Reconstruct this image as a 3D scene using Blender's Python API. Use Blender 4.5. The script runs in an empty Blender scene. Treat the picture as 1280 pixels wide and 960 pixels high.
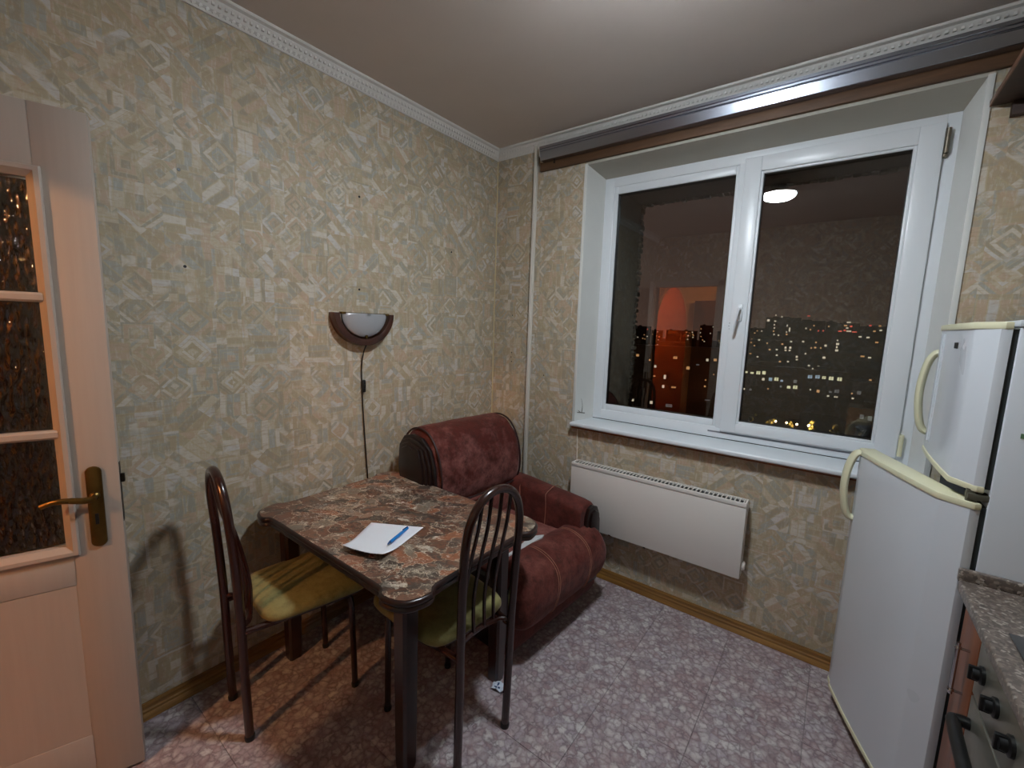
import bpy, bmesh, math, random
from mathutils import Vector, Matrix
random.seed(7)
C = bpy.context.scene.collection
SC = bpy.context.scene
# ---------------------------------------------------------------- camera
FPX = 539.95
cam_d = bpy.data.cameras.new('camera'); cam_d.sensor_fit = 'HORIZONTAL'; cam_d.sensor_width = 36.0
cam_d.lens = FPX / 1280 * 36; cam_d.clip_start = 0.02; cam_d.clip_end = 6000
cam = bpy.data.objects.new('camera', cam_d); C.objects.link(cam)
rt = Vector((0.79415687, 0.60685184, 0.03233753)); up = Vector((-0.10533669, 0.08505217, 0.99079277)); fw = Vector((-0.59851404, 0.79025121, -0.13146853))
M = Matrix.Identity(4)
for i in range(3):
    M[i][0] = rt[i]; M[i][1] = up[i]; M[i][2] = -fw[i]
M.translation = Vector((1.94326, -2.33470, 1.50418))
cam.matrix_world = M
SC.camera = cam
# ---------------------------------------------------------------- world: night sky over a lit city
W = bpy.data.worlds.new('night_sky'); SC.world = W; W.use_nodes = True
wn = W.node_tree.nodes; wl = W.node_tree.links; wn.clear()
wo = wn.new('ShaderNodeOutputWorld'); wb = wn.new('ShaderNodeBackground'); wr = wn.new('ShaderNodeValToRGB')
wt = wn.new('ShaderNodeTexCoord'); ws = wn.new('ShaderNodeSeparateXYZ')
wl.new(wt.outputs['Generated'], ws.inputs[0]); wl.new(ws.outputs['Z'], wr.inputs[0])
e = wr.color_ramp.elements; e[0].position = 0.0; e[0].color = (0.034, 0.020, 0.0155, 1); e[1].position = 0.5; e[1].color = (0.007, 0.005, 0.005, 1)
k = e.new(0.12); k.color = (0.025, 0.0145, 0.012, 1)
gl = wn.new('ShaderNodeMapRange'); gl.inputs[1].default_value = -.45; gl.inputs[2].default_value = .15; gl.inputs[3].default_value = 2.3; gl.inputs[4].default_value = .75; gl.interpolation_type = 'SMOOTHSTEP'   # the glow of the city centre, stronger to the left
wl.new(ws.outputs['X'], gl.inputs[0]); wm = wn.new('ShaderNodeVectorMath'); wm.operation = 'SCALE'; wl.new(wr.outputs[0], wm.inputs[0]); wl.new(gl.outputs[0], wm.inputs['Scale']); wl.new(wm.outputs[0], wb.inputs['Color']); wb.inputs['Strength'].default_value = 1.0; wl.new(wb.outputs[0], wo.inputs[0])
# ---------------------------------------------------------------- exposure and lights
SC.view_settings.view_transform = 'Standard'; SC.view_settings.look = 'None'
SC.view_settings.exposure = 0.0; SC.view_settings.gamma = 1.0
SC.cycles.max_bounces = 10; SC.cycles.diffuse_bounces = 5; SC.cycles.glossy_bounces = 5; SC.cycles.transparent_max_bounces = 12
SC.cycles.sample_clamp_indirect = 4.0; SC.cycles.caustics_reflective = False; SC.cycles.caustics_refractive = False
CEIL_W = 225.0; CEIL_C = (0.84, 0.93, 1.0); CEIL_P = (1.45, -1.12, 2.50)
HALL_W = 54.0; HALL_C = (1.0, 0.50, 0.21); HALL_P = (0.94, -4.12, 2.44)
def point(name, loc, watts, col, rad):
    l = bpy.data.lights.new(name, 'POINT'); l.energy = watts; l.color = col; l.shadow_soft_size = rad
    o = bpy.data.objects.new(name, l); o.location = loc; C.objects.link(o); return o

# ================================================================ helpers
def tag(o, label=None, cat=None, group=None, kind=None):
    if label: o['label'] = label
    if cat: o['category'] = cat
    if group: o['group'] = group
    if kind: o['kind'] = kind
    return o
def thing(name, loc=(0, 0, 0), rz=0, label=None, cat=None, group=None, kind=None, parent=None):
    o = bpy.data.objects.new(name, None); C.objects.link(o); o.empty_display_size = 0.1
    o.location = loc; o.rotation_euler = (0, 0, rz)
    if parent: o.parent = parent
    return tag(o, label, cat, group, kind)
def TM(p):
    m = Matrix.Identity(4)
    while p is not None:
        m = (Matrix.Translation(p.location) @ p.rotation_euler.to_matrix().to_4x4()) @ m; p = p.parent
    return m
def obj(name, bm, mat, parent=None, world=False, smooth=True, ang=35):
    if world and parent is not None: bm.transform(TM(parent).inverted())
    me = bpy.data.meshes.new(name); bmesh.ops.recalc_face_normals(bm, faces=bm.faces); bm.to_mesh(me); bm.free()
    ms = mat if isinstance(mat, (list, tuple)) else [mat]
    for m in ms: me.materials.append(m)
    if smooth:
        for p in me.polygons: p.use_smooth = True
        try: me.set_sharp_from_angle(angle=math.radians(ang))
        except Exception: pass
    o = bpy.data.objects.new(name, me); C.objects.link(o)
    if parent: o.parent = parent
    return o
def struct(name, bm, mat, parent=None, **k):
    o = obj(name, bm, mat, parent, **k)
    if parent is None: o['kind'] = 'structure'
    return o
def NB(): return bmesh.new()
def merge(bm, b2):
    me = bpy.data.meshes.new('tmp'); b2.to_mesh(me); bm.from_mesh(me); bpy.data.meshes.remove(me); b2.free(); return bm
def box(bm, x0, x1, y0, y1, z0, z1, bev=0, seg=2, mi=0):
    b = bmesh.new(); bmesh.ops.create_cube(b, size=1)
    for v in b.verts: v.co = Vector(((x0 + x1) / 2 + v.co.x * (x1 - x0), (y0 + y1) / 2 + v.co.y * (y1 - y0), (z0 + z1) / 2 + v.co.z * (z1 - z0)))
    if bev: bmesh.ops.bevel(b, geom=b.edges[:], offset=bev, segments=seg, affect='EDGES', profile=0.5)
    for f in b.faces: f.material_index = mi
    return merge(bm, b)
def prism(bm, pts, axis, a, b_, bev=0, seg=2):
    # pts 2D polygon; axis: extrusion axis; 'x': pts are (y,z); 'y': (x,z); 'z': (x,y)
    b = bmesh.new()
    def P(p, t): return {'x': (t, p[0], p[1]), 'y': (p[0], t, p[1]), 'z': (p[0], p[1], t)}[axis]
    lo = [b.verts.new(P(p, a)) for p in pts]; hi = [b.verts.new(P(p, b_)) for p in pts]
    b.faces.new(lo); top = b.faces.new(hi); n = len(pts)
    for i in range(n): b.faces.new((lo[i], lo[(i + 1) % n], hi[(i + 1) % n], hi[i]))
    bmesh.ops.recalc_face_normals(b, faces=b.faces)
    if bev:
        ed = [e_ for f in b.faces if len(f.verts) == n and n != 4 or f is top for e_ in f.edges]
        bmesh.ops.bevel(b, geom=list(set(ed)), offset=bev, segments=seg, affect='EDGES', profile=0.5)
    return merge(bm, b)
def loft(bm, rings, closed=True, cap=True):
    b = bmesh.new(); vs = [[b.verts.new(p) for p in r] for r in rings]; n = len(rings[0])
    for a, c in zip(vs, vs[1:]):
        for i in range(n if closed else n - 1): b.faces.new((a[i], a[(i + 1) % n], c[(i + 1) % n], c[i]))
    if cap: b.faces.new(vs[0]); b.faces.new(list(reversed(vs[-1])))
    bmesh.ops.recalc_face_normals(b, faces=b.faces)
    return merge(bm, b)
def catmull(pts, n=6, closed=False):
    P = [Vector(p) for p in pts]; out = []; m = len(P)
    for i in range(m if closed else m - 1):
        p0 = P[(i - 1) % m] if closed or i > 0 else P[0]; p1 = P[i]; p2 = P[(i + 1) % m]; p3 = P[(i + 2) % m] if closed or i + 2 < m else P[-1]
        for j in range(n):
            t = j / n
            out.append(0.5 * ((2 * p1) + (-p0 + p2) * t + (2 * p0 - 5 * p1 + 4 * p2 - p3) * t * t + (-p0 + 3 * p1 - 3 * p2 + p3) * t ** 3))
    if not closed: out.append(P[-1])
    return out
def tube(bm, pts, r, seg=12, flat=None):
    pts = [Vector(p) for p in pts]; rings = []; n = len(pts); N = None
    for i, p in enumerate(pts):
        t = (pts[min(i + 1, n - 1)] - pts[max(i - 1, 0)]).normalized()
        if N is None:
            N = t.cross(Vector((0, 0, 1)) if abs(t.z) < .9 else Vector((1, 0, 0))).normalized()
        N = (N - t * N.dot(t)).normalized(); B = t.cross(N)
        rr = r[i] if isinstance(r, (list, tuple)) else r
        a, b2 = (rr, rr) if flat is None else (rr * flat[0], rr * flat[1])
        rings.append([p + N * (math.cos(2 * math.pi * k / seg) * a) + B * (math.sin(2 * math.pi * k / seg) * b2) for k in range(seg)])
    return loft(bm, rings)
def lathe(bm, prof, c, seg=32, a0=0, a1=2 * math.pi, axis='z'):
    b = bmesh.new(); full = abs(a1 - a0 - 2 * math.pi) < 1e-6; ns = seg if full else seg + 1; rings = []
    for k in range(ns):
        a = a0 + (a1 - a0) * k / seg
        rings.append([b.verts.new((c[0] + r * math.cos(a), c[1] + r * math.sin(a), c[2] + z)) for r, z in prof])
    for k in range(seg):
        A, B_ = rings[k], rings[(k + 1) % ns]
        for i in range(len(prof) - 1):
            try: b.faces.new((A[i], B_[i], B_[i + 1], A[i + 1]))
            except Exception: pass
    bmesh.ops.remove_doubles(b, verts=b.verts, dist=1e-6)
    return merge(bm, b)
def cyl(bm, p0, p1, r, seg=16): return tube(bm, [p0, p1], r, seg)

# ================================================================ materials
class NT:
    def __init__(s, name):
        s.m = bpy.data.materials.new(name); s.m.use_nodes = True; s.n = s.m.node_tree.nodes; s.l = s.m.node_tree.links
        s.b = s.n['Principled BSDF']; s.out = s.n['Material Output']; s.m.use_backface_culling = False
    def put(s, sock, v):
        if hasattr(v, 'is_linked') or hasattr(v, 'links'): s.l.new(v, sock)
        elif v is not None:
            try: sock.default_value = v
            except Exception: sock.default_value = (*v, 1) if len(v) == 3 else v
    def node(s, t, **k):
        n = s.n.new(t)
        for a, v in k.items(): setattr(n, a, v)
        return n
    def math(s, op, a, b=0.0, c=0.0, clamp=False):
        n = s.node('ShaderNodeMath', operation=op, use_clamp=clamp); s.put(n.inputs[0], a); s.put(n.inputs[1], b); s.put(n.inputs[2], c); return n.outputs[0]
    def vmath(s, op, a, b=(0, 0, 0)):
        n = s.node('ShaderNodeVectorMath', operation=op); s.put(n.inputs[0], a); s.put(n.inputs[1], b); return n.outputs['Value' if op in ('LENGTH', 'DISTANCE', 'DOT_PRODUCT') else 'Vector']
    def scale(s, a, f):
        n = s.node('ShaderNodeVectorMath', operation='SCALE'); s.put(n.inputs[0], a); s.put(n.inputs['Scale'], f); return n.outputs[0]
    def pos(s): return s.node('ShaderNodeNewGeometry').outputs['Position']
    def objco(s): return s.node('ShaderNodeTexCoord').outputs['Object']
    def sep(s, v): n = s.node('ShaderNodeSeparateXYZ'); s.put(n.inputs[0], v); return n.outputs
    def comb(s, x, y, z=0.0): n = s.node('ShaderNodeCombineXYZ'); s.put(n.inputs[0], x); s.put(n.inputs[1], y); s.put(n.inputs[2], z); return n.outputs[0]
    def noise(s, v, sc, det=3, rough=.5, out='Fac', dist=0.0):
        n = s.node('ShaderNodeTexNoise'); s.put(n.inputs['Vector'], v); n.inputs['Scale'].default_value = sc; n.inputs['Detail'].default_value = det; n.inputs['Roughness'].default_value = rough; n.inputs['Distortion'].default_value = dist
        return n.outputs[out]
    def voro(s, v, sc, feat='F1', out='Distance', rnd=1.0, dist='EUCLIDEAN'):
        n = s.node('ShaderNodeTexVoronoi', feature=feat)
        if feat != 'DISTANCE_TO_EDGE': n.distance = dist
        s.put(n.inputs['Vector'], v); n.inputs['Scale'].default_value = sc; n.inputs['Randomness'].default_value = rnd; return n.outputs[out]
    def white(s, v, out='Color'): n = s.node('ShaderNodeTexWhiteNoise', noise_dimensions='3D'); s.put(n.inputs['Vector'], v); return n.outputs[out]
    def ramp(s, f, stops, interp='LINEAR'):
        n = s.node('ShaderNodeValToRGB'); cr = n.color_ramp; cr.interpolation = interp; s.put(n.inputs[0], f)
        while len(cr.elements) > 1: cr.elements.remove(cr.elements[-1])
        for i, (p, c) in enumerate(stops):
            el = cr.elements[0] if i == 0 else cr.elements.new(p)
            el.position = p; c = (c, c, c) if isinstance(c, (int, float)) else c; el.color = (*c[:3], 1)
        return n.outputs[0]
    def mix(s, f, a, b, mode='MIX'):
        n = s.node('ShaderNodeMix', data_type='RGBA', blend_type=mode); s.put(n.inputs[0], f); s.put(n.inputs[6], a); s.put(n.inputs[7], b); return n.outputs[2]
    def bump(s, h, st=.3, d=.01): n = s.node('ShaderNodeBump'); s.put(n.inputs['Height'], h); n.inputs['Strength'].default_value = st; n.inputs['Distance'].default_value = d; return n.outputs[0]
    def fin(s, col=None, rough=None, metal=None, nrm=None, **k):
        if col is not None: s.put(s.b.inputs['Base Color'], col)
        if rough is not None: s.put(s.b.inputs['Roughness'], rough)
        if metal is not None: s.put(s.b.inputs['Metallic'], metal)
        if nrm is not None: s.put(s.b.inputs['Normal'], nrm)
        for a, v in k.items(): s.put(s.b.inputs[a.replace('_', ' ')], v)
        return s.m
def rgb(r, g, b): # sRGB 0-255 -> linear
    f = lambda c: (c / 255 / 12.92) if c <= 10 else ((c / 255 + .055) / 1.055) ** 2.4
    return (f(r), f(g), f(b), 1)
def plain(name, c, rough=.5, metal=0, var=.12, sc=20, bumpy=0, **k):
    t = NT(name); p = t.objco(); n = t.noise(p, sc, 4)
    c = tuple(c[:3]); col = t.mix(n, tuple(x * (1 - var) for x in c) + (1,), tuple(min(1, x * (1 + var)) for x in c) + (1,))
    r = t.math('ADD', t.math('MULTIPLY', t.noise(p, sc * .7, 3), .16), rough - .08, clamp=True)
    return t.fin(col, r, metal, t.bump(t.noise(p, sc * 8, 3), bumpy, .002) if bumpy else None, **k)

def wallpaper():
    t = NT('geometric_wallpaper'); s = t.sep(t.pos()); uv = t.comb(t.math('ADD', s[0], s[1]), s[2])   # walls lie on x=0 and y=0: the sum runs round the corner
    wob = t.scale(t.vmath('SUBTRACT', t.noise(uv, 9, 2, out='Color'), (.5, .5, .5)), .013); uvw = t.vmath('ADD', uv, wob)
    def layer(scale, off, fr):
        P = t.scale(t.vmath('ADD', uvw, off), scale); cell = t.vmath('FLOOR', P); f = t.vmath('SUBTRACT', t.vmath('FRACTION', P), (.5, .5, .5))
        cs = t.sep(cell); cell = t.comb(cs[0], cs[1], off[0]); r = t.sep(t.white(cell)); fs = t.sep(f)
        an = t.math('MULTIPLY', t.math('FLOOR', t.math('MULTIPLY', r[0], 5.99)), math.pi / 4)
        c_, s_ = t.math('COSINE', an), t.math('SINE', an)
        x = t.math('ADD', t.math('MULTIPLY', fs[0], c_), t.math('MULTIPLY', fs[1], s_)); y = t.math('SUBTRACT', t.math('MULTIPLY', fs[1], c_), t.math('MULTIPLY', fs[0], s_))
        st = t.math('ADD', t.math('MULTIPLY', x, fr), t.math('MULTIPLY', r[1], 7))
        yq = t.math('FLOOR', t.math('ADD', t.math('MULTIPLY', y, 1.3), t.math('MULTIPLY', r[1], 3)))
        dia = t.math('MULTIPLY', t.math('ADD', t.math('ABSOLUTE', fs[0]), t.math('ABSOLUTE', fs[1])), 7.0)
        sq = t.math('MULTIPLY', t.math('MAXIMUM', t.math('ABSOLUTE', x), t.math('ABSOLUTE', y)), 7.0)
        isd = t.math('GREATER_THAN', r[2], .62); iss = t.math('GREATER_THAN', r[2], .82)
        v = t.math('ADD', t.math('MULTIPLY', st, t.math('SUBTRACT', 1, isd)), t.math('MULTIPLY', dia, isd))
        v = t.math('ADD', t.math('MULTIPLY', v, t.math('SUBTRACT', 1, iss)), t.math('MULTIPLY', sq, iss))
        idx = t.math('FLOOR', v); h = t.white(t.vmath('ADD', t.vmath('MULTIPLY', cell, (3.1, 5.7, 1)), t.comb(idx, t.math('MULTIPLY', yq, 2.3), 0)), 'Value')
        g = t.math('ABSOLUTE', t.math('SUBTRACT', t.math('FRACT', v), .5)); line = t.math('GREATER_THAN', g, .40)
        return h, line
    pal = [(0, rgb(172, 153, 126)), (.13, rgb(148, 150, 142)), (.25, rgb(214, 208, 198)), (.37, rgb(190, 162, 140)), (.5, rgb(172, 158, 130)), (.60, rgb(156, 162, 162)), (.72, rgb(196, 184, 162)), (.84, rgb(148, 140, 124)), (.93, rgb(206, 206, 208))]
    h1, l1 = layer(8.2, (0.0, .03, 0), 4.2); h2, l2 = layer(10.7, (3.37, .11, 0), 3.4)
    c1 = t.ramp(h1, pal, 'CONSTANT'); c2 = t.ramp(h2, pal, 'CONSTANT')
    li = rgb(186, 168, 128)
    c1 = t.mix(t.math('MULTIPLY', l1, .6), c1, li); c2 = t.mix(t.math('MULTIPLY', l2, .6), c2, rgb(196, 182, 150))
    m = t.ramp(t.noise(uv, 7, 2), [(.46, 0), (.54, 1)])
    col = t.mix(.22, t.mix(m, c1, c2), rgb(172, 160, 138))
    b1 = t.noise(t.vmath('MULTIPLY', uv, (1, .25, 1)), 90, 4, .7); b2 = t.noise(t.vmath('MULTIPLY', uv, (.25, 1, 1)), 90, 4, .7); br = t.math('MULTIPLY', t.math('ADD', b1, b2), .5); col = t.mix(t.ramp(b1, [(.5, 0), (.66, .45)]), col, rgb(206, 200, 190)); col = t.mix(t.ramp(b2, [(.34, .45), (.48, 0)]), col, rgb(150, 128, 100)); col = t.mix(t.ramp(t.noise(uv, 26, 4, .7), [(.52, 0), (.64, .4)]), col, rgb(184, 152, 122)); col = t.mix(t.ramp(br, [(.38, .3), (.6, .0)]), col, rgb(174, 158, 132))
    lg = t.noise(uv, 2.2, 3); col = t.mix(t.math('MULTIPLY', lg, .25), col, rgb(180, 164, 138))
    ht = t.math('ADD', t.math('MULTIPLY', t.math('MAXIMUM', t.math('MULTIPLY', l1, t.math('SUBTRACT', 1, m)), t.math('MULTIPLY', l2, m)), .6), br)
    return t.fin(col, .55, 0, t.bump(ht, .35, .002), Specular_IOR_Level=.3)
def marble():
    t = NT('breccia_marble_laminate'); p = t.objco()
    sp = t.sep(p); p = t.comb(t.math('ADD', t.math('MULTIPLY', sp[0], .8), t.math('MULTIPLY', sp[1], .25)), t.math('SUBTRACT', sp[1], t.math('MULTIPLY', sp[0], .45)), sp[2]); w = t.vmath('ADD', p, t.scale(t.vmath('SUBTRACT', t.noise(p, 7, 5, .65, 'Color'), (.5, .5, .5)), .20))
    col = t.ramp(t.noise(w, 7, 6, .65), [(.28, rgb(48, 38, 34)), (.42, rgb(92, 76, 66)), (.5, rgb(144, 86, 58)), (.56, rgb(80, 62, 54)), (.68, rgb(142, 128, 110))])
    cellc = t.sep(t.voro(w, 15, out='Color'))[0]
    col = t.mix(.5, col, t.ramp(cellc, [(0, rgb(52, 42, 38)), (.3, rgb(88, 74, 64)), (.5, rgb(156, 94, 64)), (.66, rgb(72, 60, 54)), (.84, rgb(140, 128, 110))], 'CONSTANT'))
    e1 = t.voro(w, 15, 'DISTANCE_TO_EDGE'); e2 = t.voro(w, 34, 'DISTANCE_TO_EDGE')
    mk = t.ramp(t.noise(p, 6, 2), [(.45, 0), (.62, 1)])
    v1 = t.math('MULTIPLY', t.ramp(e1, [(0, 1), (.03, 0)]), .9); v2 = t.math('MULTIPLY', t.ramp(e2, [(0, 1), (.05, 0)]), mk)
    col = t.mix(v1, col, rgb(196, 178, 152)); col = t.mix(t.math('MULTIPLY', v2, .6), col, rgb(218, 204, 184))
    blot = t.ramp(t.noise(t.vmath('ADD', w, (3, 1, 0)), 11, 4, .7), [(.60, 0), (.66, 1)]); col = t.mix(t.math('MULTIPLY', blot, .6), col, rgb(226, 216, 196))
    dk = t.ramp(t.noise(t.vmath('ADD', w, (7, 3, 0)), 9, 4, .6), [(.58, 0), (.66, .7)]); col = t.mix(dk, col, rgb(44, 36, 34))
    return t.fin(col, .3, 0, Coat_Weight=.2)
def velour(name, base, worn, dirt, zwear=None):
    t = NT(name); p = t.pos(); n1 = t.noise(p, 9, 5, .7); n2 = t.noise(t.vmath('ADD', p, (5, 2, 1)), 22, 5, .75); n3 = t.noise(p, 120, 2)
    if zwear: n1 = t.math('ADD', n1, t.math('MULTIPLY', t.math('SUBTRACT', zwear, t.sep(p)[2]), .7))
    col = t.mix(t.ramp(n1, [(.38, 0), (.64, 1)]), base, worn); col = t.mix(t.ramp(n2, [(.46, 0), (.66, .75)]), col, dirt)
    col = t.mix(t.math('MULTIPLY', n3, .35), col, tuple(c * .5 for c in base[:3]) + (1,))
    return t.fin(col, .75, 0, t.bump(t.math('ADD', n3, t.math('MULTIPLY', n2, 2)), .35, .003), Sheen_Weight=.2, Sheen_Roughness=.4, Sheen_Tint=(.9, .6, .6, 1), Specular_IOR_Level=.2)
def wood(name, a, b, sc=(2, 40, 40), rough=.35, coat=.3, axis=None):
    t = NT(name); p = t.objco(); q = t.vmath('MULTIPLY', p, sc); n = t.noise(q, 1.0, 5, .6, dist=.6)
    col = t.mix(t.ramp(n, [(.32, 0), (.68, 1)]), a, b)
    return t.fin(col, rough, 0, t.bump(n, .12, .001), Coat_Weight=coat, Coat_Roughness=.15)
def pebble():
    t = NT('pebble_print_vinyl'); s = t.sep(t.pos()); p = t.comb(s[0], s[1], 0)
    w = t.vmath('ADD', p, t.scale(t.vmath('SUBTRACT', t.noise(p, 30, 3, .6, 'Color'), (.5, .5, .5)), .030)); w = t.vmath('ADD', w, t.scale(t.vmath('SUBTRACT', t.noise(p, 110, 3, .6, 'Color'), (.5, .5, .5)), .008))
    cc = t.sep(t.voro(w, 36, out='Color')); e1 = t.voro(w, 36, 'DISTANCE_TO_EDGE'); f1 = t.voro(w, 36)
    col = t.ramp(cc[0], [(0, rgb(176, 164, 166)), (.25, rgb(162, 148, 150)), (.45, rgb(190, 182, 182)), (.6, rgb(158, 138, 140)), (.75, rgb(172, 160, 166)), (.9, rgb(202, 196, 194))], 'CONSTANT')
    pk = t.ramp(t.noise(p, 6, 3), [(.4, 0), (.66, 1)]); col = t.mix(t.math('MULTIPLY', pk, .5), col, rgb(168, 142, 140))
    col = t.mix(t.ramp(f1, [(.0, .6), (.5, 0)]), col, rgb(208, 202, 202)); col = t.mix(t.ramp(t.noise(p, 75, 4, .7), [(.5, 0), (.66, .6)]), col, rgb(138, 118, 122))
    ed = t.ramp(e1, [(0.0, 1), (.12, .35), (.26, 0)]); msk = t.ramp(t.noise(p, 22, 3), [(.35, .35), (.6, 1)])
    col = t.mix(t.math('MULTIPLY', t.math('MULTIPLY', ed, msk), .75), col, rgb(104, 88, 94))
    return t.fin(col, .42, 0, t.bump(e1, .2, .002), Specular_IOR_Level=.4)
def granite():
    t = NT('granite_laminate'); p = t.objco(); c = t.voro(p, 150, out='Color'); v = t.sep(c)[0]
    col = t.ramp(v, [(0, rgb(88, 78, 72)), (.35, rgb(108, 96, 88)), (.62, rgb(128, 116, 106)), (.84, rgb(168, 158, 148)), (.94, rgb(70, 62, 58))], 'CONSTANT')
    col = t.mix(t.math('MULTIPLY', t.noise(p, 30, 4), .45), col, rgb(96, 84, 76))
    return t.fin(col, .35, 0)
def pane_mat(name, tint, k=1.0, rough=0.0, bump=None, body=None):
    t = NT(name); t.n.remove(t.b); g = t.node('ShaderNodeBsdfAnisotropic' if False else 'ShaderNodeBsdfGlossy'); g.inputs['Roughness'].default_value = rough; g.inputs['Color'].default_value = (1, 1, 1, 1)
    tr = t.node('ShaderNodeBsdfTransparent'); tr.inputs['Color'].default_value = tint
    fr = t.node('ShaderNodeFresnel'); fr.inputs['IOR'].default_value = 1.5; f = t.math('MULTIPLY', fr.outputs[0], k, clamp=True)
    if bump:
        p = t.pos(); nb = bump(t, p); t.l.new(nb, g.inputs['Normal']); t.l.new(nb, fr.inputs['Normal'])
    m = t.node('ShaderNodeMixShader'); t.l.new(f, m.inputs[0])
    base = tr.outputs[0]
    if body:
        df = t.node('ShaderNodeBsdfTranslucent'); df.inputs['Color'].default_value = body[0]; m0 = t.node('ShaderNodeMixShader'); m0.inputs[0].default_value = body[1]
        t.l.new(tr.outputs[0], m0.inputs[1]); t.l.new(df.outputs[0], m0.inputs[2]); base = m0.outputs[0]
    t.l.new(base, m.inputs[1]); t.l.new(g.outputs[0], m.inputs[2]); t.l.new(m.outputs[0], t.out.inputs[0]); return t.m
def emit(name, c, s):
    t = NT(name); t.n.remove(t.b); e_ = t.node('ShaderNodeEmission'); e_.inputs[0].default_value = c; e_.inputs[1].default_value = s; t.l.new(e_.outputs[0], t.out.inputs[0]); return t.m

MW = wallpaper(); MARB = marble(); PEB = pebble(); GRAN = granite()
UPVC = plain('white_upvc', rgb(222, 226, 230), .32, var=.02, sc=6)
PLASTER = plain('white_reveal_panel', rgb(214, 214, 210), .5, var=.05, sc=9)
REVTOP = plain('beige_reveal_plaster', rgb(176, 172, 160), .7, var=.06, sc=8, bumpy=.1)
CEILM = plain('matte_ceiling_paint', rgb(204, 192, 184), .55, var=.07, sc=3)
POLY = plain('white_polystyrene', rgb(216, 214, 210), .6, var=.04, sc=30, bumpy=.1)
SKIRT = wood('amber_wood_skirting', rgb(150, 108, 52), rgb(108, 72, 30), (3, 3, 60), .35, .3)
PIPEW = plain('white_painted_duct', rgb(212, 206, 196), .4, var=.05)
DARKGAP = plain('dark_seal', rgb(24, 22, 20), .6)
def doorpaint():
    t = NT('white_door_paint'); p = t.objco(); n = t.noise(t.vmath('MULTIPLY', p, (60, 60, 3)), 1, 4, .6)
    col = t.mix(t.ramp(n, [(.3, 0), (.75, 1)]), rgb(171, 159, 148), rgb(176, 164, 153))
    ch = t.ramp(t.noise(p, 14, 5, .7), [(.74, 0), (.76, 1)]); col = t.mix(t.math('MULTIPLY', ch, .5), col, rgb(140, 104, 72))
    return t.fin(col, .38, 0, t.bump(n, .12, .001))
DOORM = doorpaint()
BRASS = plain('aged_brass', rgb(112, 88, 46), .3, .9, var=.35, sc=40)
DARKIRON = plain('dark_lock_metal', rgb(40, 32, 24), .4, .7)
CHROME = plain('polished_chrome', rgb(200, 200, 205), .16, 1.0, var=.04)
BROWNW = wood('dark_mahogany_wood', rgb(44, 18, 13), rgb(26, 10, 8), (8, 8, 30), .3, .3)
TUBEM = plain('brown_lacquered_tube', rgb(44, 19, 14), .24, .0, var=.15, sc=14, Coat_Weight=.35)
OLIVE = velour('olive_seat_fabric', rgb(150, 144, 94), rgb(138, 130, 82), rgb(116, 102, 66))
VEL = velour('red_velour', rgb(86, 34, 27), rgb(118, 66, 57), rgb(56, 30, 23)); VELB = velour('worn_backrest_velour', rgb(82, 33, 26), rgb(134, 84, 78), rgb(58, 30, 23), .76)
VELW = velour('worn_pink_velour', rgb(122, 66, 58), rgb(156, 102, 94), rgb(88, 46, 38))
VELD = velour('dark_red_velour', rgb(84, 36, 30), rgb(108, 54, 46), rgb(60, 30, 24))
FOAM = plain('torn_lining', rgb(214, 216, 218), .8, var=.1, sc=60)
SEAM = plain('pale_seam_thread', rgb(158, 104, 84), .8)
PIPING = plain('dark_piping', rgb(44, 16, 16), .6)
PANELW = wood('carved_dark_wood', rgb(30, 11, 10), rgb(16, 7, 7), (8, 8, 20), .32, .12)
ENAM = plain('white_fridge_enamel', rgb(206, 210, 216), .3, var=.03, sc=5, Coat_Weight=.3)
CREAM = plain('yellowed_cream_plastic', rgb(214, 210, 178), .4, var=.06, sc=12)
GASK = plain('dark_gasket', rgb(38, 44, 46), .6)
RADM = plain('white_radiator_enamel', rgb(220, 214, 208), .35, var=.03, sc=5)
BLACK = plain('black_plastic', rgb(16, 16, 17), .4)
HOBG = plain('black_hob_glass', rgb(10, 10, 12), .08, Coat_Weight=.5)
STEEL = plain('brushed_steel', rgb(146, 144, 132), .35, .8)
CABW = wood('brown_cabinet_veneer', rgb(134, 76, 46), rgb(100, 54, 32), (20, 20, 2.5), .4, .2)
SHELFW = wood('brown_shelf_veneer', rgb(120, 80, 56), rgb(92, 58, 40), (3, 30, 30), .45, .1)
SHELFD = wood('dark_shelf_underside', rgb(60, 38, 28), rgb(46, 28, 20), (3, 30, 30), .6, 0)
PELM = wood('brown_backing_board', rgb(104, 74, 50), rgb(80, 55, 36), (3, 30, 30), .6, .0)
def paperm():
    return plain('white_paper', rgb(232, 232, 236), .7, var=.01)
PAPER = paperm(); PENB = plain('blue_pen_plastic', rgb(20, 120, 196), .3, var=.05); PEND = plain('dark_blue_tip', rgb(16, 60, 110), .35)
FROST = plain('frosted_lamp_glass', rgb(178, 180, 184), .25, var=.03, Transmission_Weight=.25, Coat_Weight=.4)
LAMPW = wood('walnut_lamp_ring', rgb(70, 38, 26), rgb(46, 24, 17), (12, 12, 12), .35, .25)
CONC = plain('dark_outer_masonry', rgb(64, 58, 54), .9, var=.4, sc=14, bumpy=.5)
FACM = plain('night_facade', rgb(58, 50, 48), .9, var=.2, sc=.1)
GROUND = plain('dark_city_ground', rgb(34, 30, 28), .95, var=.4, sc=.02)
LEAF = plain('night_foliage', rgb(70, 74, 40), .9, var=.5, sc=.8)
TRUNK = plain('dark_bark', rgb(50, 38, 28), .9)
OUTGLASS = pane_mat('window_glass', (.9, .93, .92, 1), 2.0)
HALLW = plain('orange_hall_wallpaper', rgb(228, 190, 140), .7, var=.1, sc=9)
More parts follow.
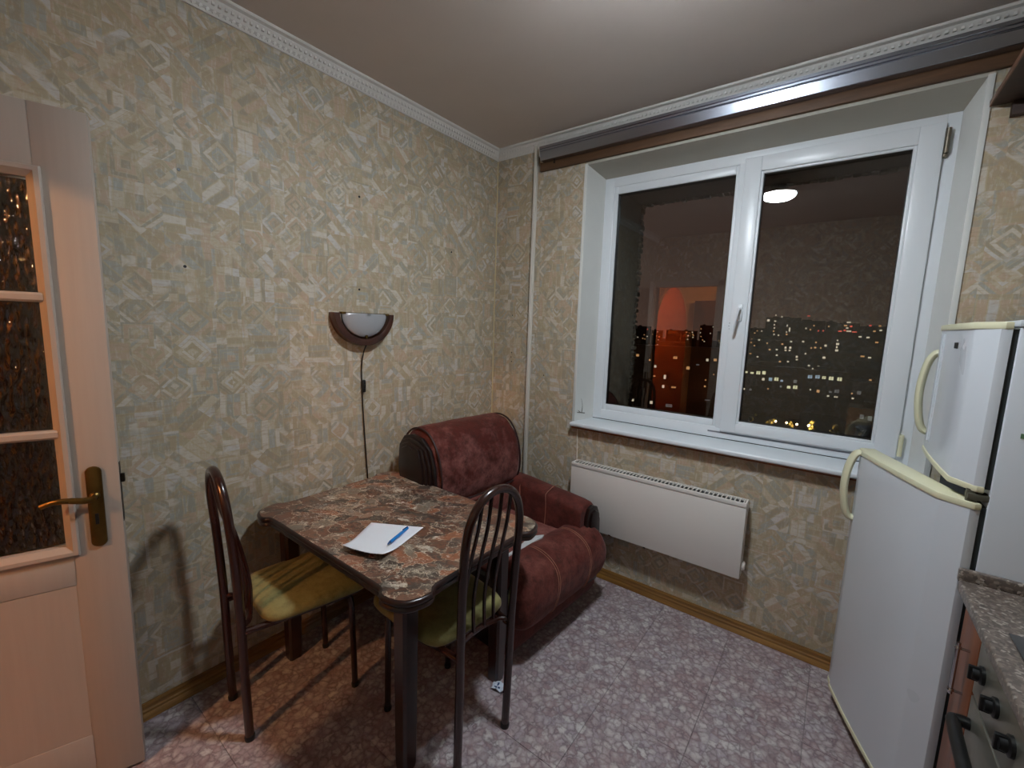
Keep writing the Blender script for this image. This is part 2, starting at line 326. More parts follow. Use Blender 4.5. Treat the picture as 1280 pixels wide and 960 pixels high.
HALLD = plain('dark_brown_hall_wood', rgb(74, 40, 24), .5, var=.2, sc=9)
HALLR = plain('rust_hall_paint', rgb(190, 110, 66), .7, var=.12, sc=6)
BATH = plain('plain_side_wall', rgb(176, 168, 146), .7, var=.08, sc=9)
# ================================================================ the room
H = 2.64; RW = 2.88; BY = -2.70; WX0, WX1, WZ0, WZ1 = .668, 2.258, .935, 2.442
DX0, DX1, DZ = 0.02, .735, 2.05
# floor with its printed tiles
b = NB(); box(b, -1.5, RW + .1, -5.4, .3, -.08, -.004); FL = struct('floor', b, plain('floor_screed', rgb(140, 130, 130), .8))
T = .335; tm = {}
for i in range(-1, 9):
    for j in range(-6, 4):
        x0, y0 = -.03 + i * T, -.85 + j * T
        a0, a1, c0, c1 = max(x0, 0), min(x0 + T, RW), max(y0, BY), min(y0 + T, 0)
        if a1 - a0 < .02 or c1 - c0 < .02: continue
        key = (round(a1 - a0, 3), round(c1 - c0, 3))
        if key not in tm:
            b = NB(); w, d = a1 - a0, c1 - c0; g = .0006
            box(b, g, w - g, g, d - g, -.008, 0, .0010, 1); o = obj('floor_tile', b, PEB, FL); tm[key] = o.data
        else:
            o = bpy.data.objects.new('floor_tile', tm[key]); C.objects.link(o); o.parent = FL
        o.location = (a0, c0, 0)
b = NB(); box(b, 0, RW, BY, 0, H, H + .1); struct('ceiling', b, CEILM)
b = NB(); box(b, -.1, 0, BY, .22, 0, H); WL = struct('wall_left', b, MW)
b = NB()
for a in ((-.0, WX0, 0, H), (WX1, RW + .1, 0, H), (WX0, WX1, 0, WZ0 - .03), (WX0, WX1, WZ1, H)): box(b, a[0], a[1], 0, .20, a[2], a[3])
bmesh.ops.remove_doubles(b, verts=b.verts, dist=1e-5); WW = struct('wall_window', b, MW)
b = NB(); box(b, RW, RW + .1, BY, .0, 0, H); struct('wall_right', b, MW)
b = NB(); box(b, -.1, DX0, BY - .12, BY, 0, H); box(b, DX1, RW + .1, BY - .12, BY, 0, H); box(b, DX0, DX1, BY - .12, BY, DZ, H); struct('wall_back', b, MW)
# outer masonry of the window opening with a rough edge
b = NB(); XO0, XO1, ZO0, ZO1 = .725, 2.235, .93, 2.375
for a in ((-.3, XO0, -.5, 3.2), (XO1, RW + .4, -.5, 3.2), (XO0, XO1, -.5, ZO0), (XO0, XO1, ZO1, 3.2)): box(b, a[0], a[1], .262, .74, a[2], a[3])
for i in range(38):   # lumps of mounting foam and mortar along the outer arris
    z = ZO0 + .02 + i * .038; box(b, XO0 - .01, XO0 + random.uniform(.004, .02), .70, .75, z, z + random.uniform(.02, .036), .004, 1)
for i in range(40):
    x = XO0 + i * .0376; box(b, x, x + .034, .70, .75, ZO1 - random.uniform(.003, .016), ZO1 + .01, .004, 1)
struct('wall_outer_masonry', b, CONC)
b = NB(); box(b, XO0, XO1, .27, .80, ZO0 - .02, ZO0 + .008); struct('trim_outer_ledge', b, STEEL)
# screw holes in the wallpaper
for (y, z) in ((-1.775, 2.02), (-1.775, 1.684), (-1.048, 2.106), (-1.055, 1.663), (-.42, 1.94)):
    b = NB(); cyl(b, (-.001, y, z), (.0012, y, z), .0055, 10); obj('screw_hole', b, BLACK, WL, smooth=False)
for (x, z) in ((.16, 1.58), (.163, 1.33), (.16, 1.30), (.165, 1.27), (.43, 1.20)):
    b = NB(); cyl(b, (x, .001, z), (x, -.0012, z), .004, 10); obj('screw_hole', b, BLACK, WW, smooth=False)
# corner seam, cornices, skirting
b = NB(); tube(b, [(.003, -.003, .06), (.004, -.004, 1.2), (.003, -.003, 2.58)], .0035, 6); struct('trim_corner_seam', b, plain('cream_caulk', rgb(206, 190, 148), .6))
CP = [(0, 0), (0, -.056), (.007, -.056), (.010, -.047), (.018, -.041), (.024, -.030), (.032, -.021), (.036, -.013), (.050, -.009), (.053, -.004), (.053, 0)]
def cornice(name, p0, d, nrm, L):
    p0, d, nrm = Vector(p0), Vector(d), Vector(nrm); b = NB()
    def ring(t, k): return [p0 + d * (t + k * a) + nrm * a + Vector((0, 0, z)) for a, z in CP]
    loft(b, [ring(0, 1), ring(L, -1)]); o = struct(name, b, POLY, ang=20)
    b = NB(); n = int(L / .021)      # moulded rope and leaf relief
    for i in range(2, n - 2):
        c = p0 + d * ((i + .5) * .021) + nrm * .0145 + Vector((0, 0, -.044)); q = bmesh.new()
        bmesh.ops.create_icosphere(q, subdivisions=1, radius=1)
        mm = Matrix.Identity(3); mm.col[0] = (d * .7 + Vector((0, 0, .7))).normalized() * .0125; mm.col[1] = (nrm * .7 + Vector((0, 0, .5))).normalized() * .0060; mm.col[2] = (Vector((0, 0, 1)) - d).normalized() * .0055
        for v in q.verts: v.co = mm @ v.co + c
        merge(b, q)
        c2 = p0 + d * ((i + .1) * .021) + nrm * .028 + Vector((0, 0, -.026)); box(b, c2.x - .0045, c2.x + .0045, c2.y - .0045, c2.y + .0045, c2.z - .005, c2.z + .005)
    r = obj('moulded_relief', b, POLY, o); r['kind'] = 'stuff'
cornice('trim_cornice_left', (0, BY, H), (0, 1, 0), (1, 0, 0), -BY)
cornice('trim_cornice_window', (0, 0, H), (1, 0, 0), (0, -1, 0), RW)
BP = [(0, 0), (0, .058), (.006, .058), (.010, .050), (.010, .036), (.014, .030), (.014, .022), (.018, .016), (.024, .006), (.026, 0)]
def skirting(name, p0, d, nrm, L, ks=(0, 0)):
    p0, d, nrm = Vector(p0), Vector(d), Vector(nrm); b = NB()
    loft(b, [[p0 + d * (t + k * a) + nrm * a + Vector((0, 0, z)) for a, z in BP] for t, k in ((0, ks[0]), (L, ks[1]))]); o = struct(name, b, SKIRT, ang=20); return o
skirting('baseboard_left', (0, BY, 0), (0, 1, 0), (1, 0, 0), -BY, (0, -1))
skirting('baseboard_window', (0, 0, 0), (1, 0, 0), (0, -1, 0), RW, (1, 0))
skirting('baseboard_back', (DX1 + .07, BY, 0), (1, 0, 0), (0, 1, 0), RW - DX1 - .07)
# white cable duct near the corner and thin cable over the heater
o = thing('cable_duct', (.317, -.012, .03), 0, 'narrow white vertical duct running up the window wall beside the room corner', 'duct')
b = NB(); box(b, .307, .328, -.024, -.001, .06, 2.625, .003); obj('duct_cover', b, PIPEW, o, True)
b = NB(); box(b, .3025, .307, -.016, -.001, .06, 2.58); obj('shadow_gap_strip', b, DARKGAP, o, True)
b = NB(); box(b, .305, .330, -.026, -.001, 1.333, 1.337); obj('joint', b, CREAM, o, True)
# ---------------------------------------------------------------- window
win = thing('window_1', (1.46, .2, .95), 0); win['kind'] = 'structure'
FY = .185
def framebox(b, x0, x1, z0, z1, w, y0, y1, bev=.004, ws=None):
    l, r, bt, tp = ws or (w, w, w, w)
    box(b, x0, x0 + l, y0, y1, z0, z1, bev); box(b, x1 - r, x1, y0, y1, z0, z1, bev)
    box(b, x0 + l - .002, x1 - r + .002, y0, y1, z0, z0 + bt, bev); box(b, x0 + l - .002, x1 - r + .002, y0, y1, z1 - tp, z1, bev)
b = NB(); framebox(b, .695, 2.232, .94, 2.415, 0, FY, .262, ws=(.062, .050, .060, .062)); box(b, 1.435, 1.495, FY, .262, .99, 2.36, .004)
obj('window_frame', b, UPVC, win, True)
# glazing beads of the fixed left light
b = NB(); framebox(b, .755, 1.437, .998, 2.355, .02, FY + .004, FY + .03, .006, ws=(.027, .017, .040, .045)); obj('glazing_bead', b, UPVC, win, True)
b = NB(); framebox(b, .778, 1.424, 1.034, 2.312, .004, FY + .012, FY + .034, 0, ws=(.005,) * 4); obj('glass_seal', b, DARKGAP, win, True)
b = NB(); box(b, .779, 1.423, .212, .216, 1.035, 2.311); obj('window_pane', b, OUTGLASS, win, True, smooth=False)
# opening sash on the right
sash = thing('opening_sash', (2.18, FY, .98), 0, parent=win); sash.location = (2.18 - 1.46, FY - .2, .03)
b = NB(); framebox(b, 1.462, 2.182, .985, 2.372, 0, FY - .018, .245, .005, ws=(.076, .080, .050, .072)); obj('sash_frame', b, UPVC, sash, True)
b = NB(); framebox(b, 1.536, 2.104, 1.033, 2.302, .014, FY - .012, FY + .02, .005); obj('sash_bead', b, UPVC, sash, True)
b = NB(); framebox(b, 1.547, 2.093, 1.045, 2.291, .005, FY - .006, FY + .022, 0, ws=(.005,) * 4); obj('sash_seal', b, DARKGAP, sash, True)
b = NB(); box(b, 1.549, 2.091, .200, .204, 1.047, 2.289); obj('sash_pane', b, OUTGLASS, sash, True, smooth=False)
b = NB(); box(b, 1.489, 1.517, FY - .028, FY - .016, 1.57, 1.655, .004)
tube(b, [(1.503, FY - .02, 1.632), (1.503, FY - .055, 1.632)], .009, 12)
tube(b, catmull([(1.503, FY - .052, 1.632), (1.500, FY - .058, 1.60), (1.493, FY - .058, 1.56), (1.487, FY - .056, 1.515)], 4), .0085, 12, flat=(1.2, .8)); obj('sash_handle', b, UPVC, sash, True)
b = NB(); box(b, 2.183, 2.197, FY - .014, FY + .002, 2.235, 2.34, .003); cyl(b, (2.190, FY - .017, 2.25), (2.190, FY - .017, 2.345), .0085); obj('upper_hinge', b, plain('worn_steel_hinge', rgb(120, 112, 98), .35, .8), sash, True)
b = NB(); box(b, 2.183, 2.197, FY - .014, FY + .002, 1.0, 1.09, .003); cyl(b, (2.190, FY - .017, .995), (2.190, FY - .017, 1.09), .0085); obj('lower_hinge', b, CREAM, sash, True)
for zx in ((1.458, 1.56), (1.456, 1.545), (1.459, 1.53)):
    b = NB(); cyl(b, (zx[0], FY + .001, zx[1]), (zx[0], FY - .001, zx[1]), .002, 8); obj('old_screw_mark', b, DARKGAP, win, True)
b = NB(); box(b, 1.40, 2.13, FY - .002, FY + .002, .968, .976); obj('drain_groove', b, plain('grey_groove', rgb(120, 124, 132), .6), win, True)
# reveals
b = NB(); prism(b, [(.655, -.004), (.672, -.004), (.7, .187), (.655, .187)], 'z', .936, 2.442); struct('trim_reveal_left', b, PLASTER)
b = NB(); prism(b, [(2.270, -.004), (2.254, -.004), (2.224, .187), (2.270, .187)], 'z', .936, 2.442); struct('trim_reveal_right', b, PLASTER)
b = NB(); prism(b, [(-.002, 2.455), (-.002, 2.440), (.187, 2.405), (.187, 2.455)], 'x', .67, 2.256); struct('trim_reveal_top', b, REVTOP)
b = NB(); box(b, .655, .673, -.006, -.001, .936, 2.446, .001); box(b, 2.253, 2.272, -.006, -.001, .936, 2.446, .001); struct('trim_reveal_edge', b, PLASTER)
b = NB(); tube(b, catmull([(.676, .03, 1.0), (.684, .06, .985), (.682, .07, 1.03), (.679, .055, 1.075)], 5), .0022, 6); tube(b, [(.675, .02, .99), (.69, .09, .978)], .003, 6); struct('trim_reveal_crack', b, plain('grey_crack_filler', rgb(110, 104, 96), .8))
# sill
b = NB(); box(b, .662, 2.262, -.052, .19, .913, .938, .008, 3); struct('trim_windowsill', b, UPVC)
b = NB(); box(b, .668, 2.255, -.030, 0, .900, .914); struct('trim_sill_shadow', b, CABW)  # brown strip stands in for the shadow under the sill
# ---------------------------------------------------------------- curtain rail and backing board
r_ = thing('curtain_rail', (1.6, 0, 2.5), 0, 'long shiny grey metal curtain rail mounted under the cornice above the window', 'curtain rail')
CHR = NT('smoked_chrome_rail'); pp = CHR.pos(); CHR = CHR.fin(rgb(158, 162, 174), .27, 1.0, CHR.bump(CHR.noise(CHR.vmath('MULTIPLY', pp, (1.5, 90, 90)), 1, 3), .03, .001))
b = NB(); prof = [(a, z - .008) for a, z in [(-.024, 2.505), (-.064, 2.505), (-.0665, 2.507), (-.0755, 2.547), (-.078, 2.5485), (-.0775, 2.552), (-.081, 2.5535), (-.082, 2.561), (-.0795, 2.563), (-.083, 2.566), (-.084, 2.578), (-.024, 2.578)]]
prism(b, prof, 'x', .385, RW - .005); obj('metal_rail', b, CHR, r_, True, ang=12)
b = NB(); box(b, .372, .386, -.07, -.022, 2.52, 2.582, .004); obj('end_cap', b, POLY, r_, True)
for x in (.8, 1.7, 2.6):
    b = NB(); box(b, x, x + .03, -.03, -.001, 2.508, 2.565); obj('wall_bracket', b, STEEL, r_, True)
o = thing('backing_board', (1.6, -.01, 2.44), 0, 'long brown wooden board on the wall directly beneath the metal curtain rail', 'board')
b = NB(); box(b, .353, RW - .004, -.021, -.001, 2.454, 2.504, .002); obj('board', b, PELM, o, True)
b = NB(); cyl(b, (.455, -.020, 2.49), (.455, -.024, 2.49), .006); obj('screw', b, BLACK, o, True)
# ---------------------------------------------------------------- electric convector heater
h = thing('convector_heater', (1.19, -.05, .32), 0, 'flat white electric convector heater with slotted top hung under the windowsill', 'heater')
b = NB(); x0, x1, y0, y1, z0, z1 = .722, 1.664, -.104, -.03, .330, .712
box(b, x0, x1, y0, y0 + .012, z0, z1 - .024, .003); box(b, x0, x0 + .01, y0 + .005, y1, z0, z1, .002); box(b, x1 - .01, x1, y0 + .005, y1, z0, z1, .002); box(b, x0, x1, y1 - .008, y1, z0, z1 - .004, .002); box(b, x0, x1, y0 + .008, y0 + .03, z0, z0 + .01, .002)
obj('casing', b, RADM, h, True)
b = NB(); box(b, x0, x1, y0 - .002, y0 + .010, z1 - .022, z1, .003); box(b, x0, x1, y1 - .008, y1, z1 - .006, z1, .002)
n = 46; st = (x1 - x0 - .03) / n
for i in range(n + 1): box(b, x0 + .012 + i * st, x0 + .0175 + i * st, y0 + .006, y1 - .006, z1 - .006, z1 - .001)
obj('slotted_grille', b, RADM, h, True)
b = NB(); box(b, x0 + .012, x1 - .012, y0 + .013, y1 - .009, z0 + .1, z1 - .010); obj('dark_slot_fill', b, BLACK, h, True)  # black block stands in for the darkness inside the grille slots
b = NB(); lathe(b, [(0, 0), (.022, 0), (.024, .006), (.018, .014), (0, .016)], (0, 0, 0), 20); b.transform(Matrix.Translation((x1, -.062, .385)) @ Matrix.Rotation(math.pi / 2, 4, 'Y')); obj('thermostat_dial', b, RADM, h, True)
b = NB()
for (cx_, cz_) in ((.90, .345), (.985, .342), (1.19, .338)):
    b = NB(); box(b, cx_, cx_ + .012, y0 - .0008, y0 + .002, cz_ - .012, cz_ - .007); obj('chipped_enamel', b, DARKGAP, h, True)
for xx in (.85, 1.55):
    b = NB(); box(b, xx, xx + .03, -.032, -.001, .42, .66); obj('wall_bracket', b, STEEL, h, True)
o = thing('heater_cable', (.7, 0, .75), 0, 'thin white cable running down the wallpaper from the sill to the heater', 'cable')
b = NB(); tube(b, [(.696, -.004, .91), (.698, -.004, .84), (.703, -.006, .74), (.712, -.02, .70), (.722, -.04, .69)], .0028, 6); obj('cable', b, PIPEW, o, True)
# ---------------------------------------------------------------- ceiling lamp (behind the top of the frame; seen reflected in the pane and rail)
L = thing('ceiling_lamp', (CEIL_P[0], CEIL_P[1], H), 0, 'round frosted ceiling lamp shining white, seen reflected in the window pane', 'lamp')
b = NB(); lathe(b, [(0, -.001), (.06, -.001), (.06, -.03), (.012, -.04), (.012, -.06), (.118, -.066), (.124, -.072), (.124, -.100), (.112, -.100), (.110, -.086), (0, -.086)], (CEIL_P[0], CEIL_P[1], H), 32); obj('base', b, POLY, L, True)
b = NB(); lathe(b, [(.109, -.088), (.109, -.106), (.100, -.123), (.074, -.136), (.040, -.142), (.0, -.144)], (CEIL_P[0], CEIL_P[1], H), 32); obj('lit_diffuser', b, emit('lamp_diffuser_glow', (*CEIL_C, 1), CEIL_W), L, True)
# ---------------------------------------------------------------- door, standing open
DR = thing('door_1', (.0165, -2.698, 0), math.radians(73)); DR['kind'] = 'structure'; Wd = .686; th = .038
def dbox(x0, x1, z0, z1, y0=0, y1=th, bev=.002, b=None):
    b = b or NB(); box(b, x0, x1, y0, y1, z0, z1, bev); return b
b = NB()
for a in ((0, .125, .012, 2.05), (Wd - .118, Wd, .012, 2.05), (.12, Wd - .112, 1.882, 2.05), (.12, Wd - .112, .688, .782), (.12, Wd - .112, .012, .178)): dbox(*a, b=b)
obj('door_leaf', b, DOORM, DR)
gx0, gx1, gz0, gz1 = .122, Wd - .100, .785, 1.887
b = NB()
def molding(b, x0, x1, z0, z1, w, d0, d1):
    # picture-frame moulding with a sloped inner side
    P = [(0, d1), (0, d0 + .003), (.003, d0), (w * .45, d0), (w * .62, d0 + .004), (w, d0 + .013), (w, d1)]
    rings = []
    for (cx_, cz_, sx, sz) in ((x0, z0, 1, 1), (x1, z0, -1, 1), (x1, z1, -1, -1), (x0, z1, 1, -1)): rings.append([(cx_ + sx * a, y, cz_ + sz * a) for a, y in P])
    return loft(b, rings + [rings[0]], cap=False)
molding(b, gx0, gx1, gz0, gz1, .030, -.012, th / 2); obj('glass_moulding', b, DOORM, DR, ang=20)
def rib(t, p):
    v = t.voro(t.vmath('MULTIPLY', p, (95, 95, 34)), 1, 'SMOOTH_F1'); return t.bump(v, 1.0, .012)
RIBG = pane_mat('rippled_door_glass', (.42, .38, .34, 1), 1.6, .04, rib, ((.30, .25, .2, 1), .25))
zz = [gz0 + .03, 1.156, 1.542, gz1 - .03]
for i in range(3):
    b = NB(); box(b, gx0 + .027, gx1 - .027, .014, .018, zz[i] + .006, zz[i + 1] - .006); obj('rippled_pane', b, RIBG, DR, smooth=False)
for z in (1.156, 1.542):
    b = NB(); prism(b, [(.012, z - .013), (-.004, z - .013), (-.009, z - .007), (-.009, z + .007), (-.004, z + .013), (.012, z + .013)], 'x', gx0 + .02, gx1 - .02); obj('glazing_bar', b, DOORM, DR, ang=20)
px0, px1, pz0, pz1 = .122, Wd - .116, .182, .683
b = NB(); rings = []
for d_, ins in ((.001, -.004), (.012, .0), (.012, .006), (.003, .032), (.003, .034)):
    rings.append([(px0 + ins, d_, pz0 + ins), (px1 - ins, d_, pz0 + ins), (px1 - ins, d_, pz1 - ins), (px0 + ins, d_, pz1 - ins)])
loft(b, rings); box(b, px0 - .003, px1 + .003, .012, .026, pz0 - .003, pz1 + .003); obj('door_panel', b, DOORM, DR, ang=15)
b = NB(); box(b, Wd - .001, Wd + .0015, .010, .030, .86, 1.05, .0005); box(b, Wd, Wd + .011, .013, .027, .985, 1.012, .003); obj('lock_plate', b, DARKIRON, DR)
hd = thing('door_handle', (0, 0, 0), parent=DR); cxh = Wd - .056
b = NB(); pts = [(cxh + .0185 * math.cos(a), 1.035 + .016 * math.sin(a)) for a in [math.pi * k / 8 for k in range(9)]] + [(cxh + .0185 * math.cos(a), .815 + .016 * math.sin(a)) for a in [math.pi + math.pi * k / 8 for k in range(9)]]
prism(b, pts, 'y', -.009, 0, .004); obj('back_plate', b, BRASS, hd)
b = NB(); lathe(b, [(0, 0), (.012, 0), (.012, .012), (.008, .016), (.008, .04), (0, .042)], (0, 0, 0), 16); b.transform(Matrix.Translation((cxh, -.008, .962)) @ Matrix.Rotation(math.pi / 2, 4, 'X'))
tube(b, catmull([(cxh, -.042, .962), (cxh - .02, -.046, .962), (cxh - .05, -.046, .968), (cxh - .08, -.044, .969), (cxh - .108, -.040, .960)], 5), [.009] * 5 + [.0085] * 5 + [.0075] * 5 + [.0065] * 6, 12, flat=(.8, 1.1)); obj('lever', b, BRASS, hd)
b = NB(); box(b, cxh - .004, cxh + .004, -.0105, -.008, .872, .905); obj('keyhole', b, BLACK, hd)
# doorway lining and casing
b = NB()
box(b, DX1, DX1 + .065, BY, BY + .014, 0, DZ + .065, .004); box(b, DX0 - .0, DX1 + .065, BY, BY + .014, DZ, DZ + .065, .004); box(b, DX1 - .012, DX1, BY - .12, BY, 0, DZ); box(b, DX0 - .012, DX0, BY - .12, BY - .02, 0, DZ)
struct('trim_door_casing', b, DOORM)
# ---------------------------------------------------------------- hall beyond the doorway
b = NB(); box(b, -1.5, -1.4, -5.2, BY - .12, 0, H); box(b, 2.0, 2.1, -5.2, BY - .12, 0, H); box(b, -1.5, 2.1, -5.3, -5.2, 0, H); struct('wall_hall', b, HALLR)
b = NB(); box(b, -1.5, 2.1, -5.3, BY - .12, H, H + .1); struct('ceiling_hall', b, CEILM)
pts = [(-1.4, 0), (-.62, 0), (-.62, 1.45)] + [(-.35 - .27 * math.cos(a), 1.45 + .80 * math.sin(a)) for a in [math.pi * k / 16 for k in range(1, 16)]] + [(-.08, 1.45), (-.08, 0), (2.0, 0), (2.0, H), (-1.4, H)]
b = NB(); prism(b, pts, 'y', -4.62, -4.5); struct('wall_hall_arch', b, HALLW)
b = NB(); box(b, .03, .76, -4.5, -4.46, 0, 2.0, .004); box(b, .11, .68, -4.465, -4.452, 1.1, 1.92, .005); box(b, .11, .68, -4.465, -4.452, .12, .98, .005); struct('door_2', b, HALLD)
RL = thing('added_hall_light', (-1.0, -4.93, 2.0), 0, 'small amber fill light added unseen beyond the hall arch that tints the reflected doorway orange', 'lamp')  # unseen light added to brighten the arch and its reflection in the pane
b = NB(); lathe(b, [(0, -.04)] + [(.04 * math.sin(math.pi * k / 8), -.04 * math.cos(math.pi * k / 8)) for k in range(1, 8)] + [(0, .04)], (0, 0, 0), 16); obj('fill_bulb', b, emit('added_amber_glow', (1, .42, .14, 1), 900), RL)
b = NB(); cyl(b, (0, -.27, 0), (0, -.03, 0), .008, 8); lathe(b, [(0, 0), (.04, 0), (.04, .01), (0, .01)], (0, -.2, -.005), 16); obj('arm', b, BRASS, RL)  # mount for the added light
HL = thing('hall_lamp', HALL_P, 0, 'warm hanging globe lamp in the hall behind the open kitchen doorway', 'lamp')
b = NB(); lathe(b, [(0, -.05)] + [(.05 * math.sin(math.pi * k / 12), -.05 * math.cos(math.pi * k / 12)) for k in range(1, 12)] + [(0, .05)], (0, 0, 0), 20); obj('lit_globe', b, emit('warm_globe_glow', (*HALL_C, 1), HALL_W * 20), HL)
b = NB(); cyl(b, (0, 0, .048), (0, 0, H - HALL_P[2]), .006, 8); lathe(b, [(0, H - HALL_P[2] - .03), (.05, H - HALL_P[2] - .02), (.05, H - HALL_P[2]), (0, H - HALL_P[2])], (0, 0, 0), 20); obj('stem', b, BRASS, HL)
# ================================================================ furniture
def outline(x0, x1, y0, y1, ins=0.0):
    # tabletop plan: straight sides, a small step near each corner, then a rounded lobe
    q = [(.024, .20), (.023, .15), (.019, .136), (.010, .127), (.002, .116), (0, .10), (.004, .075), (.013, .048), (.027, .027)]
    c = []
    half = q + [(b_, a_) for a_, b_ in reversed(q[:-1])]
    sx = [(x0, y0, 1, 1, 0), (x1, y0, -1, 1, 1), (x1, y1, -1, -1, 0), (x0, y1, 1, -1, 1)]
    for (cx_, cy_, a_, b_, rev) in sx:
        pts = [(cx_ + a_ * (u - .022 if False else u) , cy_ + b_ * v) for u, v in half]
        c += pts[::-1] if rev else pts
    # inset towards the centre
    out = []; n = len(c)
    for i in range(n):
        p, q2 = Vector(c[i - 1]), Vector(c[(i + 1) % n]); t = (q2 - p).normalized(); nn = Vector((-t.y, t.x)); out.append(tuple(Vector(c[i]) + nn * ins))
    return out
tb = thing('dining_table', (.54, -1.255, 0), 0, 'dining table with brown marble-patterned top and dark moulded rim against the left wall', 'table')
X0, X1, Y0, Y1 = .036, 1.045, -1.618, -.880
b = NB(); rings = []
for ins, z in ((.012, .664), (.004, .667), (.0, .673), (.002, .680), (.006, .683), (.001, .688), (-.001, .695), (.002, .701), (.008, .7035), (.016, .7035)):
    rings.append([(x, y, z) for x, y in outline(X0, X1, Y0, Y1, ins)])
loft(b, rings); obj('moulded_rim', b, BROWNW, tb, True, ang=50)
b = NB(); prism(b, outline(X0, X1, Y0, Y1, .010), 'z', .699, .7045); o = obj('marble_pattern_top', b, MARB, tb, True, smooth=False)
b = NB()
for a in ((.13, .93, -1.515, -1.495), (.13, .93, -1.015, -.995), (.115, .135, -1.51, -1.0), (.915, .935, -1.51, -1.0)): box(b, *a, .60, .665, .002)
obj('apron', b, BROWNW, tb, True)
for lx, ly in ((.125, -1.495), (.905, -1.495), (.905, -1.012), (.125, -1.012)):
    b = NB(); rings = []
    for k_, z in ((.025, 0), (.028, .02), (.029, .12), (.031, .45), (.032, .60), (.034, .664)):
        rings.append([(lx + k_ * sx_, ly + k_ * sy_, z) for sx_, sy_ in ((-1, -.7), (-.7, -1), (.7, -1), (1, -.7), (1, .7), (.7, 1), (-.7, 1), (-1, .7))])
    loft(b, rings); obj('leg', b, BROWNW, tb, True, ang=30)
# paper and pen
Pz = .7046
pp_ = [(.512, -1.352), (.700, -1.243), (.785, -1.497), (.620, -1.545)]   # A4 sheet, near edge curling up
pa = thing('paper_sheet', (.66, -1.41, Pz), 0, 'blank white sheet of paper with curled edge lying on the marble-patterned table', 'paper')
import itertools
def sheet_pt(u, v):
    A, B_, C_, D_ = [Vector((*p, 0)) for p in pp_]
    p = (A * (1 - u) + B_ * u) * (1 - v) + (D_ * (1 - u) + C_ * u) * v
    z = Pz + .0004 + .020 * max(0, v - .55) ** 2 / .2 + .006 * max(0, u - .75) * v * 3
    p += Vector((-.004, -.012, 0)) * (1 - (2 * u - 1) ** 2) * max(0, v - .3)
    return Vector((p.x, p.y, z))
b = NB(); N_ = 14; g = [[b.verts.new(sheet_pt(i / N_, j / N_)) for i in range(N_ + 1)] for j in range(N_ + 1)]
for j in range(N_):
    for i in range(N_): b.faces.new((g[j][i], g[j][i + 1], g[j + 1][i + 1], g[j + 1][i]))
o = obj('sheet', b, PAPER, pa, True, ang=180); m_ = o.modifiers.new('thickness', 'SOLIDIFY'); m_.thickness = .0004; m_.offset = 1
pn = thing('pen', (.71, -1.38, Pz), 0, 'bright blue ballpoint pen lying on the white sheet of paper', 'pen')
a_, c_ = Vector((.668, -1.296, Pz + .0072)), Vector((.723, -1.432, Pz + .0125)); d_ = (c_ - a_)
b = NB(); tube(b, [a_ + d_ * t for t in (0, .02, .3, .31, .86, .87)], [.0046, .0056, .0056, .0062, .0058, .005], 12); obj('barrel', b, PENB, pn, True)
b = NB(); tube(b, [a_ + d_ * t for t in (.87, .95, 1.0)], [.0048, .003, .0008], 10); obj('tip', b, PEND, pn, True)
b = NB(); tube(b, [a_ + d_ * .0 + Vector((0, 0, .006)), a_ + d_ * .25 + Vector((0, 0, .0085))], .0016, 6); obj('clip', b, PEND, pn, True)

